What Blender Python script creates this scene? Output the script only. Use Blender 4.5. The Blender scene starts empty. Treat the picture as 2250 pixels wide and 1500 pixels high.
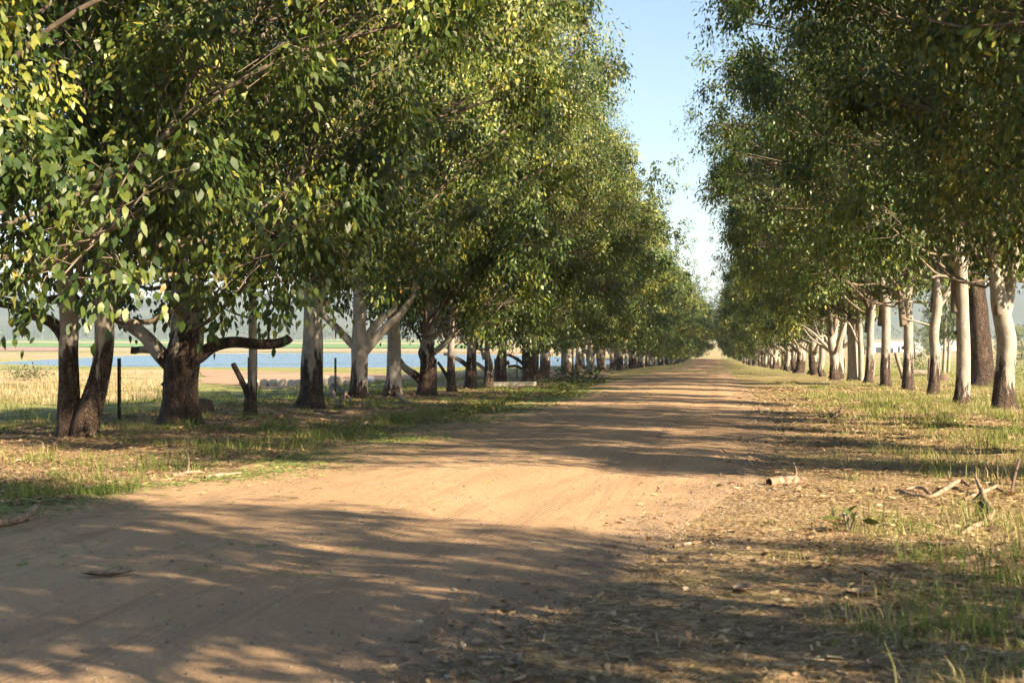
import bpy, math, random
import numpy as np
from mathutils import Vector, Matrix

# ------------------------------------------------------------------ camera, sky, sun, exposure
SC = bpy.context.scene
COL = SC.collection
R = math.radians
EYE = 1.5
YAW = math.atan(450 / 3125)          # the lens looks a little left of the road
SLOPE = 42 / 3125 * math.cos(YAW)    # the avenue falls gently away from the camera

cam_d = bpy.data.cameras.new('camera')
cam = bpy.data.objects.new('camera', cam_d)
COL.objects.link(cam)
cam.location = (0, 0, EYE)
cam.rotation_euler = (R(90) - math.atan(5 / 3125), 0, YAW)
cam_d.lens = 50
cam_d.sensor_width = 36
cam_d.clip_start = 0.1
cam_d.clip_end = 12000
cam_d.dof.use_dof = True
cam_d.dof.focus_distance = 38
cam_d.dof.aperture_fstop = 3.2
SC.camera = cam

SUN_EL, SUN_AZ = 28.0, 118.0         # azimuth clockwise from the road direction (+Y)
sd = Vector((math.sin(R(SUN_AZ)) * math.cos(R(SUN_EL)), math.cos(R(SUN_AZ)) * math.cos(R(SUN_EL)), math.sin(R(SUN_EL))))
world = bpy.data.worlds.new('World')
SC.world = world
world.use_nodes = True
wn = world.node_tree.nodes
wl = world.node_tree.links
sky = wn.new('ShaderNodeTexSky')
sky.sky_type = 'NISHITA'
sky.sun_disc = False
sky.sun_elevation = R(SUN_EL)
sky.sun_rotation = R(SUN_AZ)
sky.air_density = 1.0
sky.dust_density = 0.6
sky.ozone_density = 1.4
wl.new(sky.outputs[0], wn['Background'].inputs[0])
wn['Background'].inputs[1].default_value = 0.05

sun_d = bpy.data.lights.new('sun', 'SUN')
sun_d.energy = 5.0
sun_d.angle = R(0.53)
sun_d.color = (1.0, 0.81, 0.56)
sun = bpy.data.objects.new('sun', sun_d)
COL.objects.link(sun)
sun.rotation_euler = sd.to_track_quat('Z', 'Y').to_euler()
sun.location = (60, -40, 60)

SC.view_settings.view_transform = 'Standard'
SC.view_settings.look = 'None'
SC.view_settings.gamma = 1.0
SC.view_settings.exposure = 2.15
SC.cycles.max_bounces = 4
SC.cycles.diffuse_bounces = 2
SC.cycles.glossy_bounces = 2
SC.cycles.transmission_bounces = 2
SC.cycles.volume_bounces = 0
SC.cycles.caustics_reflective = False
SC.cycles.caustics_refractive = False
SC.cycles.use_denoising = True
SC.cycles.denoising_prefilter = 'NONE'
SC.cycles.use_adaptive_sampling = True
SC.cycles.adaptive_threshold = 0.03
SC.cycles.sample_clamp_indirect = 6.0

# ------------------------------------------------------------------ helpers
rng = np.random.default_rng(11)
random.seed(5)
FW = np.array([-math.sin(YAW), math.cos(YAW), 0.0])
RT = np.array([math.cos(YAW), math.sin(YAW), 0.0])
UP = np.array([0, 0, 1.0])
CAM = np.array([0, 0, EYE])


def ray(x, y):
    return FW + RT * ((x - 1125) / 3125) + UP * ((745 - y) / 3125)


def P(x, y, D, dz=0.0):
    return CAM + D * ray(x, y) + FW * dz


def sstep(a, b, x):
    t = np.clip((np.asarray(x, float) - a) / (b - a), 0, 1)
    return t * t * (3 - 2 * t)


def vnoise(x, y, scale, seed=0):
    x = np.asarray(x, float) / scale
    y = np.asarray(y, float) / scale
    xi = np.floor(x).astype(np.int64)
    yi = np.floor(y).astype(np.int64)
    fx = x - xi
    fy = y - yi
    fx = fx * fx * (3 - 2 * fx)
    fy = fy * fy * (3 - 2 * fy)

    def h(a, b):
        n = (a * 374761393 + b * 668265263 + seed * 974634777) & 0xFFFFFFFF
        n = ((n ^ (n >> 13)) * 1274126177) & 0xFFFFFFFF
        return ((n ^ (n >> 16)) & 0xFFFF) / 65535.0
    return (h(xi, yi) * (1 - fx) + h(xi + 1, yi) * fx) * (1 - fy) + (h(xi, yi + 1) * (1 - fx) + h(xi + 1, yi + 1) * fx) * fy


def fbm(x, y, scale, seed=0, octv=3):
    s = 0
    a = 0.5
    for k in range(octv):
        s = s + a * vnoise(x, y, scale / 2 ** k, seed + k * 7)
        a *= 0.5
    return s / (1 - 0.5 ** octv)


LAKE_Z = -4.5


def flat_hit(x, y, z):
    r = ray(x, y)
    return CAM + r * ((z - EYE) / r[2])


LAKE_PX = [(40, 799), (150, 803), (260, 806), (450, 808), (700, 809), (1000, 808), (1150, 807), (1240, 803), (1300, 795),
           (1250, 786), (1100, 780), (900, 777), (700, 775), (500, 777), (300, 782), (150, 790), (40, 797)]
LAKE = np.array([flat_hit(x, y, LAKE_Z)[:2] for x, y in LAKE_PX])


def poly_sd(px, py, poly):
    d = np.full(px.shape, 1e18)
    ins = np.zeros(px.shape, bool)
    n = len(poly)
    for i in range(n):
        a = poly[i]
        b = poly[(i + 1) % n]
        e = b - a
        t = np.clip(((px - a[0]) * e[0] + (py - a[1]) * e[1]) / (e @ e), 0, 1)
        d = np.minimum(d, (px - a[0] - t * e[0]) ** 2 + (py - a[1] - t * e[1]) ** 2)
        c = ((a[1] > py) != (b[1] > py)) & (px < (b[0] - a[0]) * (py - a[1]) / (b[1] - a[1] + 1e-12) + a[0])
        ins ^= c
    d = np.sqrt(d)
    return np.where(ins, -d, d)


def avenue(Y):
    Y = np.asarray(Y, float)
    z = -SLOPE * np.clip(Y, -10, 345)
    k = sstep(300, 450, Y)
    z = z * (1 - k) + (-4.55 + 0.001 * np.clip(Y - 450, 0, 400)) * k
    return z


def terrain(X, Y):
    X = np.asarray(X, float)
    Y = np.asarray(Y, float)
    z = avenue(Y)
    fld = -3.75 - 0.003 * np.clip(Y - 150, 0, 200)
    w = sstep(-15, -52, X)
    w = np.where(X > -15, 0, w)
    nearw = sstep(-20, 60, Y)
    z = z * (1 - w) + (fld * nearw + z * (1 - nearw)) * w
    # far country rises slightly to the foot of the hills
    dist = np.hypot(X, Y)
    z = z + sstep(700, 2100, dist) * 5.2
    # small unevenness of the verges
    near = 1 - sstep(120, 260, Y)
    z = z + (fbm(X, Y, 2.3, 3) - 0.5) * 0.16 * near * (sstep(2, 5, X) + sstep(-7, -9, X))
    z = z + (fbm(X, Y, 14, 9) - 0.5) * 0.22 * sstep(8, 30, np.abs(X + 2))
    # dry grass bank beyond the paddock
    z = z + 0.9 * np.exp(-((X + 0.50 * Y + 8) / 16.0) ** 2) * np.exp(-((Y - 150) / 34) ** 2)
    m = (X < 40) & (X > -700) & (Y > 150) & (Y < 900)
    if np.any(m):
        sdv = poly_sd(X[m], Y[m], LAKE) if X.shape else poly_sd(np.array([X]), np.array([Y]), LAKE)
        zz = np.where(sdv > 12, z[m] if X.shape else z, 0)
        k = sstep(-6, 10, sdv)
        tgt = LAKE_Z - 0.9
        zm = (z[m] if X.shape else z)
        zm = np.where(sdv < 10, zm * k + tgt * (1 - k), zm)
        if X.shape:
            z = z.copy()
            z[m] = zm
        else:
            z = zm[0]
    return z


def hit(x, y):
    """Where the line of sight through a point of the picture meets the ground."""
    r = ray(x, y)
    t = np.linspace(4, 900, 6000)
    p = CAM[None] + t[:, None] * r[None]
    g = terrain(p[:, 0], p[:, 1])
    i = np.argmax(p[:, 2] < g)
    a = p[i - 1]
    b = p[i]
    ga = a[2] - g[i - 1]
    gb = b[2] - g[i]
    return a + (b - a) * (ga / (ga - gb + 1e-9))


def mesh_obj(name, V, F, mat, parent=None, attrs=None, smooth=True, loc=None, mesh_only=False):
    V = np.asarray(V, np.float32)
    F = np.asarray(F, np.int32)
    me = bpy.data.meshes.new(name)
    me.vertices.add(len(V))
    me.vertices.foreach_set('co', V.ravel())
    k = F.shape[1]
    me.loops.add(F.size)
    me.loops.foreach_set('vertex_index', F.ravel())
    me.polygons.add(len(F))
    me.polygons.foreach_set('loop_start', np.arange(0, F.size, k, dtype=np.int32))
    for an, av in (attrs or {}).items():
        at = me.attributes.new(an, 'FLOAT', 'POINT')
        at.data.foreach_set('value', np.asarray(av, np.float32))
    me.update(calc_edges=True)
    if smooth:
        me.shade_smooth()
    me.materials.append(mat)
    if mesh_only:
        return me
    return link(name, me, parent, loc)


def link(name, me, parent=None, loc=None):
    o = bpy.data.objects.new(name, me)
    COL.objects.link(o)
    if parent is not None:
        o.parent = parent
    if loc is not None:
        o.location = loc
    return o


def empty(name, loc):
    o = bpy.data.objects.new(name, None)
    COL.objects.link(o)
    o.location = loc
    o.empty_display_size = 0.2
    return o


def tag(o, label=None, cat=None, group=None, kind=None):
    if label:
        o['label'] = label
    if cat:
        o['category'] = cat
    if group:
        o['group'] = group
    if kind:
        o['kind'] = kind
    return o


def grid_faces(nu, nv):
    i = np.arange(nu - 1)[:, None] * nv + np.arange(nv - 1)[None]
    i = i.ravel()
    return np.stack([i, i + nv, i + nv + 1, i + 1], 1)


class Tubes:
    """Collects tapering tubes along smooth polylines into one mesh."""

    def __init__(self):
        self.V = []
        self.F = []
        self.A = []
        self.n = 0

    def add(self, pts, rad, sides=8, step=None, lump=0.0, attr=None, cap=True, flare=0.0, seed=0):
        pts = np.asarray(pts, float)
        rad = np.asarray(rad, float)
        at = np.zeros(len(pts)) if attr is None else np.asarray(attr, float)
        if step:
            seg = np.linalg.norm(np.diff(pts, axis=0), axis=1)
            s = np.concatenate([[0], np.cumsum(seg)])
            n = max(3, int(s[-1] / step) + 1)
            q = np.linspace(0, s[-1], n)
            # Catmull-Rom through the points
            idx = np.clip(np.searchsorted(s, q, side='right') - 1, 0, len(pts) - 2)
            t = ((q - s[idx]) / np.maximum(seg[idx], 1e-9))[:, None]
            p1 = pts[idx]
            p2 = pts[idx + 1]
            p0 = np.where((idx > 0)[:, None], pts[np.maximum(idx - 1, 0)], 2 * p1 - p2)
            p3 = np.where((idx < len(pts) - 2)[:, None], pts[np.minimum(idx + 2, len(pts) - 1)], 2 * p2 - p1)
            newp = 0.5 * (2 * p1 + (p2 - p0) * t + (2 * p0 - 5 * p1 + 4 * p2 - p3) * t ** 2 + (3 * p1 - p0 - 3 * p2 + p3) * t ** 3)
            rad = np.interp(q, s, rad)
            at = np.interp(q, s, at)
            pts = newp
        n = len(pts)
        tg = np.gradient(pts, axis=0)
        tg /= np.linalg.norm(tg, axis=1)[:, None] + 1e-12
        ref = np.array([1.0, 0.13, 0.07]) if abs(tg[0][0]) < 0.8 else np.array([0.1, 1.0, 0.05])
        a = np.zeros((n, 3))
        cur = ref
        for i in range(n):
            cur = cur - tg[i] * (cur @ tg[i])
            cur = cur / (np.linalg.norm(cur) + 1e-12)
            a[i] = cur
        b = np.cross(tg, a)
        th = np.linspace(0, 2 * np.pi, sides, endpoint=False)
        rr = np.repeat(rad[:, None], sides, 1)
        if lump or flare:
            L = np.concatenate([[0], np.cumsum(np.linalg.norm(np.diff(pts, axis=0), axis=1))])
            r_ = np.random.default_rng(seed + 77)
            m = np.zeros((n, sides))
            for k in range(9):
                f = r_.integers(1, 6)
                m += np.sin(f * th[None] + r_.uniform(0, 6.28) + L[:, None] * r_.uniform(-5, 5)) * r_.uniform(0.3, 1) / (1 + 0.25 * f)
            rr = rr * (1 + lump * m / 3)
            if flare:
                e = np.exp(-np.maximum(L - 0.25, 0) / 0.22)[:, None]
                lob = 1 + 0.45 * np.sin(5 * th[None] + r_.uniform(0, 6)) * 0.6 + 0.3 * np.sin(3 * th[None] + r_.uniform(0, 6))
                rr = rr * (1 + flare * e * lob)
        V = pts[:, None] + rr[..., None] * (np.cos(th)[None, :, None] * a[:, None] + np.sin(th)[None, :, None] * b[:, None])
        V = V.reshape(-1, 3)
        i = np.arange(n - 1)[:, None] * sides
        j = np.arange(sides)[None]
        j2 = (j + 1) % sides
        A = (i + j).ravel()
        B = (i + j2).ravel()
        F = np.concatenate([np.stack([A, B, B + sides], 1), np.stack([A, B + sides, A + sides], 1)])
        av = np.repeat(at, sides)
        if cap:
            V = np.concatenate([V, pts[-1:] + tg[-1:] * rad[-1] * 0.15])
            c = len(V) - 1
            j = np.arange(sides)
            o = (n - 1) * sides
            F = np.concatenate([F, np.stack([o + j, o + (j + 1) % sides, np.full(sides, c)], 1)])
            av = np.concatenate([av, at[-1:]])
        self.V.append(V)
        self.F.append(F + self.n)
        self.A.append(av)
        self.n += len(V)
        return self

    def obj(self, name, mat, parent=None, loc=None, mesh_only=False, attr='stk'):
        return mesh_obj(name, np.concatenate(self.V), np.concatenate(self.F), mat, parent, {attr: np.concatenate(self.A)}, True, loc, mesh_only)


# ------------------------------------------------------------------ materials
class NT:
    def __init__(self, name):
        self.m = bpy.data.materials.new(name)
        self.m.use_nodes = True
        self.t = self.m.node_tree
        self.b = self.t.nodes['Principled BSDF']
        self.out = self.t.nodes['Material Output']

    def n(self, typ, **kw):
        nd = self.t.nodes.new('ShaderNode' + typ)
        for k, v in kw.items():
            setattr(nd, k, v)
        return nd

    def l(self, a, b):
        self.t.links.new(a, b)

    def val(self, nd, i, v):
        nd.inputs[i].default_value = v

    def coord(self, kind='Object', scale=None):
        c = self.n('TexCoord').outputs[kind]
        if scale is not None:
            mp = self.n('Mapping')
            self.l(c, mp.inputs[0])
            mp.inputs['Scale'].default_value = scale
            c = mp.outputs[0]
        return c

    def pos(self, scale=None):
        c = self.n('NewGeometry').outputs['Position']
        if scale is not None:
            mp = self.n('Mapping')
            self.l(c, mp.inputs[0])
            mp.inputs['Scale'].default_value = scale
            c = mp.outputs[0]
        return c

    def noise(self, co, scale, detail=4, rough=0.55, dist=0.0):
        nd = self.n('TexNoise')
        self.l(co, nd.inputs['Vector'])
        nd.inputs['Scale'].default_value = scale
        nd.inputs['Detail'].default_value = detail
        nd.inputs['Roughness'].default_value = rough
        nd.inputs['Distortion'].default_value = dist
        return nd.outputs['Fac']

    def ramp(self, fac, stops):
        nd = self.n('ValToRGB')
        el = nd.color_ramp.elements
        while len(el) < len(stops):
            el.new(0.5)
        for e, (p, c) in zip(el, stops):
            e.position = p
            e.color = (*c, 1) if len(c) == 3 else c
        self.l(fac, nd.inputs[0])
        return nd.outputs[0]

    def mix(self, fac, a, b, blend='MIX'):
        nd = self.n('Mix', data_type='RGBA', blend_type=blend)
        for i, v in ((0, fac), (6, a), (7, b)):
            if isinstance(v, (int, float)):
                nd.inputs[i].default_value = v
            elif isinstance(v, tuple):
                nd.inputs[i].default_value = (*v, 1)
            else:
                self.l(v, nd.inputs[i])
        return nd.outputs[2]

    def math(self, op, a, b=None, clamp=False):
        nd = self.n('Math', operation=op, use_clamp=clamp)
        for i, v in ((0, a), (1, b)):
            if v is None:
                continue
            if isinstance(v, (int, float)):
                nd.inputs[i].default_value = v
            else:
                self.l(v, nd.inputs[i])
        return nd.outputs[0]

    def rng(self, v, a, b, c=0.0, d=1.0):
        nd = self.n('MapRange')
        self.l(v, nd.inputs[0])
        for i, k in enumerate((a, b, c, d)):
            nd.inputs[i + 1].default_value = k
        return nd.outputs[0]

    def bump(self, h, strength=0.5, dist=0.02):
        nd = self.n('Bump')
        nd.inputs['Strength'].default_value = strength
        nd.inputs['Distance'].default_value = dist
        self.l(h, nd.inputs['Height'])
        self.l(nd.outputs[0], self.b.inputs['Normal'])

    def attr(self, name):
        a = self.n('Attribute', attribute_name=name)
        return a.outputs['Fac']

    def fin(self, col, rough=0.8, spec=0.3):
        if isinstance(col, tuple):
            self.b.inputs['Base Color'].default_value = (*col, 1)
        else:
            self.l(col, self.b.inputs['Base Color'])
        if isinstance(rough, (int, float)):
            self.b.inputs['Roughness'].default_value = rough
        else:
            self.l(rough, self.b.inputs['Roughness'])
        self.b.inputs['Specular IOR Level'].default_value = spec
        return self.m


def leaf_mat(name, stops, trans, tfac=0.15, rough=0.46, spec=0.38, tmix=0.55):
    t = NT(name)
    tint = t.attr('tint')
    col = t.ramp(tint, stops)
    rnd = t.n('ObjectInfo').outputs['Random']
    hsv = t.n('HueSaturation')
    t.l(t.rng(rnd, 0, 1, 0.485, 0.512), hsv.inputs['Hue'])
    t.l(t.rng(t.math('FRACT', t.math('MULTIPLY', rnd, 7.31)), 0, 1, 0.78, 1.2), hsv.inputs['Value'])
    t.l(col, hsv.inputs['Color'])
    col = hsv.outputs[0]
    t.fin(col, rough, spec)
    tr = t.n('BsdfTranslucent')
    t.l(t.mix(tmix, col, trans), tr.inputs[0])
    mx = t.n('MixShader')
    mx.inputs[0].default_value = tfac
    t.l(t.b.outputs[0], mx.inputs[1])
    t.l(tr.outputs[0], mx.inputs[2])
    t.l(mx.outputs[0], t.out.inputs['Surface'])
    return t.m


M = {}
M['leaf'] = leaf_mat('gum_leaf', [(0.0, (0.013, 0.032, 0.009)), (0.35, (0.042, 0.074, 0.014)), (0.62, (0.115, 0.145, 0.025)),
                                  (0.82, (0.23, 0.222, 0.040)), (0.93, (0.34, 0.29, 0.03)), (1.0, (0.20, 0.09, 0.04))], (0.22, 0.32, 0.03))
M['grass'] = leaf_mat('grass_blade', [(0.0, (0.06, 0.11, 0.02)), (0.4, (0.14, 0.20, 0.035)), (0.65, (0.25, 0.24, 0.075)), (0.85, (0.37, 0.295, 0.15)), (1, (0.43, 0.35, 0.22))],
                      (0.35, 0.38, 0.08), 0.28, 0.6, 0.3, 0.15)
M['litter'] = leaf_mat('fallen_leaf', [(0.0, (0.06, 0.042, 0.026)), (0.3, (0.17, 0.11, 0.06)), (0.6, (0.33, 0.225, 0.12)), (0.85, (0.48, 0.36, 0.20)), (0.95, (0.55, 0.46, 0.32)), (1.0, (0.14, 0.19, 0.05))],
                       (0.4, 0.22, 0.1), 0.10, 0.65, 0.3)
M['straw'] = leaf_mat('cut_grass', [(0.0, (0.10, 0.18, 0.05)), (0.5, (0.24, 0.31, 0.09)), (0.8, (0.5, 0.46, 0.2)), (1, (0.62, 0.54, 0.32))], (0.4, 0.42, 0.12), 0.2, 0.6, 0.3, 0.15)


def bark():
    t = NT('gum_bark')
    co = t.coord('Object')
    cz = t.coord('Object', (1, 1, 0.28))
    stk = t.attr('stk')
    edge = t.noise(t.coord('Object', (1, 1, 0.22)), 4.0, 8, 0.7, 0.5)
    h = t.math('ADD', stk, t.rng(edge, 0.28, 0.72, -1.1, 1.1))
    mask = t.rng(h, -0.05, 0.10)                      # 0 rough stocking, 1 smooth bark
    streak = t.noise(cz, 6.5, 8, 0.78, 0.9)
    vor = t.n('TexVoronoi', feature='DISTANCE_TO_EDGE')
    mp = t.n('Mapping')
    t.l(co, mp.inputs[0])
    mp.inputs['Scale'].default_value = (11, 11, 3.2)
    wob = t.n('Mix', data_type='VECTOR')
    wob.inputs[0].default_value = 0.12
    t.l(mp.outputs[0], wob.inputs[4])
    nz = t.n('TexNoise')
    nz.inputs['Scale'].default_value = 14
    t.l(co, nz.inputs['Vector'])
    t.l(nz.outputs['Color'], wob.inputs[5])
    t.l(wob.outputs[1], vor.inputs['Vector'])
    crack = t.rng(vor.outputs[0], 0.0, 0.22)
    rough = t.ramp(streak, [(0.34, (0.035, 0.024, 0.020)), (0.46, (0.095, 0.062, 0.048)), (0.56, (0.20, 0.135, 0.10)), (0.68, (0.33, 0.25, 0.20)), (0.8, (0.42, 0.35, 0.29))])
    rough = t.mix(t.rng(crack, 0, 1, 0.75, 0.0), rough, (0.03, 0.02, 0.017))
    mott = t.noise(t.coord('Object', (1, 1, 0.4)), 3.0, 7, 0.72, 1.2)
    smooth = t.ramp(mott, [(0.34, (0.085, 0.068, 0.055)), (0.44, (0.18, 0.155, 0.13)), (0.54, (0.285, 0.255, 0.22)), (0.72, (0.41, 0.375, 0.325))])
    scar = t.noise(t.coord('Object', (1, 1, 0.6)), 2.0, 6, 0.7, 0.3)
    smooth = t.mix(t.rng(scar, 0.60, 0.63), smooth, (0.10, 0.055, 0.04))
    fine = t.noise(t.coord('Object', (1, 1, 2.5)), 30, 4, 0.6)
    smooth = t.mix(0.35, smooth, t.ramp(fine, [(0.3, (0.20, 0.165, 0.135)), (0.7, (0.48, 0.44, 0.38))]))
    col = t.mix(mask, rough, smooth)
    hh = t.math('ADD', t.math('MULTIPLY', t.math('ADD', crack, t.math('MULTIPLY', streak, 1.2)), t.rng(mask, 0, 1, 1.0, 0.0)), t.math('MULTIPLY', fine, 0.10))
    t.bump(hh, 1.0, 0.07)
    return t.fin(col, 0.8, 0.25)


M['bark'] = bark()


def simple(name, stops, scale, rough=0.85, bump=0.3, bdist=0.01, detail=6, stretch=(1, 1, 1), coord='Object'):
    t = NT(name)
    f = t.noise(t.coord(coord, stretch), scale, detail, 0.65, 0.4)
    t.bump(f, bump, bdist)
    return t.fin(t.ramp(f, stops), rough)


M['twig'] = simple('fallen_wood', [(0.36, (0.07, 0.045, 0.03)), (0.5, (0.24, 0.165, 0.11)), (0.66, (0.42, 0.32, 0.235))], 14, 0.85, 0.6, 0.01, 5)
M['branch'] = simple('branch_bark', [(0.3, (0.07, 0.055, 0.042)), (0.5, (0.14, 0.11, 0.082)), (0.75, (0.26, 0.215, 0.165))], 3, 0.85, 0.4, 0.01, 5)
M['dark_twig'] = simple('dark_fallen_wood', [(0.3, (0.05, 0.035, 0.03)), (0.6, (0.14, 0.09, 0.07)), (0.8, (0.26, 0.19, 0.15))], 14, 0.85, 0.6, 0.01, 5)
M['steel'] = simple('black_steel', [(0.4, (0.018, 0.017, 0.018)), (0.7, (0.05, 0.04, 0.035))], 20, 0.6, 0.1, 0.002)
M['wire'] = simple('wire', [(0.4, (0.10, 0.10, 0.10)), (0.7, (0.2, 0.19, 0.17))], 20, 0.5, 0.0, 0.002)
M['post'] = simple('weathered_timber', [(0.3, (0.10, 0.075, 0.06)), (0.5, (0.25, 0.19, 0.15)), (0.75, (0.42, 0.35, 0.29))], 7, 0.9, 0.8, 0.02, 6, (1, 1, 0.12))
M['hay'] = simple('hay', [(0.3, (0.30, 0.25, 0.18)), (0.5, (0.44, 0.37, 0.27)), (0.75, (0.54, 0.47, 0.36))], 4, 0.9, 0.5, 0.03)
M['wrap'] = simple('bale_wrap', [(0.3, (0.62, 0.64, 0.66)), (0.7, (0.75, 0.76, 0.76))], 3, 0.4, 0.3, 0.02)
M['concrete'] = simple('concrete', [(0.3, (0.16, 0.15, 0.13)), (0.7, (0.34, 0.33, 0.29))], 4, 0.85)
M['sheet_metal'] = simple('painted_sheet', [(0.3, (0.70, 0.72, 0.74)), (0.7, (0.80, 0.81, 0.82))], 1, 0.5, 0.0)
M['roof_metal'] = simple('roof_sheet', [(0.3, (0.42, 0.48, 0.54)), (0.7, (0.52, 0.57, 0.62))], 1, 0.4, 0.0)
M['glass_dark'] = simple('window_dark', [(0.3, (0.03, 0.04, 0.05)), (0.7, (0.06, 0.07, 0.08))], 1, 0.15, 0.0)
M['stone'] = simple('gravel_stone', [(0.3, (0.10, 0.085, 0.075)), (0.5, (0.20, 0.16, 0.135)), (0.75, (0.38, 0.32, 0.27))], 9, 0.85, 0.3, 0.01, 3, (1, 1, 1))


def ground_mat():
    t = NT('verge_and_paddock')
    p = t.pos()
    sep = t.n('SeparateXYZ')
    t.l(p, sep.inputs[0])
    X, Y = sep.outputs[0], sep.outputs[1]
    big = t.noise(p, 0.35, 4, 0.6)
    mid = t.noise(p, 2.2, 5, 0.65)
    fine = t.noise(p, 28, 5, 0.7)
    spk = t.n('TexVoronoi')
    spk.inputs['Scale'].default_value = 22
    t.l(p, spk.inputs['Vector'])
    soil = t.ramp(fine, [(0.3, (0.09, 0.060, 0.034)), (0.5, (0.23, 0.150, 0.082)), (0.72, (0.46, 0.325, 0.18))])
    soil = t.mix(0.55, soil, t.ramp(spk.outputs['Color'], [(0.15, (0.10, 0.068, 0.04)), (0.5, (0.27, 0.185, 0.10)), (0.85, (0.50, 0.38, 0.22))]))
    grass = t.ramp(fine, [(0.28, (0.085, 0.10, 0.028)), (0.5, (0.20, 0.20, 0.06)), (0.75, (0.36, 0.32, 0.12))])
    gm = t.rng(t.math('ADD', t.math('MULTIPLY', mid, 0.6), t.math('MULTIPLY', big, 0.5)), 0.56, 0.70)
    verge = t.mix(t.math('MULTIPLY', gm, 0.65), soil, grass)
    # paddock grass beyond the fences, grassier verge far down the avenue
    pad = t.ramp(t.noise(t.pos((1, 0.35, 1)), 0.22, 5, 0.6), [(0.3, (0.12, 0.145, 0.040)), (0.5, (0.20, 0.205, 0.062)), (0.7, (0.30, 0.27, 0.11))])
    pad = t.mix(0.35, pad, t.ramp(fine, [(0.3, (0.12, 0.13, 0.04)), (0.7, (0.42, 0.38, 0.16))]))
    wob = t.math('MULTIPLY', t.math('SUBTRACT', big, 0.5), 5.0)
    lf = t.rng(t.math('ADD', X, wob), -14.0, -17.0)
    rf = t.rng(t.math('ADD', X, wob), 11.5, 15.0)
    far = t.rng(Y, 60, 150)
    f = t.math('MAXIMUM', t.math('MAXIMUM', lf, rf), t.math('MULTIPLY', far, 0.7))
    col = t.mix(f, verge, pad)
    # bleached country in the distance
    dist = t.n('VectorMath', operation='LENGTH')
    t.l(p, dist.inputs[0])
    dry = t.ramp(t.noise(t.pos((0.4, 1, 1)), 0.012, 4, 0.6), [(0.35, (0.22, 0.23, 0.085)), (0.5, (0.33, 0.27, 0.145)), (0.65, (0.30, 0.22, 0.13))])
    col = t.mix(t.rng(dist.outputs['Value'], 330, 480), col, dry)
    hh = t.math('ADD', fine, t.math('MULTIPLY', spk.outputs['Distance'], 0.8))
    t.bump(hh, 0.9, 0.03)
    return t.fin(col, 0.95, 0.15)


M['ground'] = ground_mat()


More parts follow.
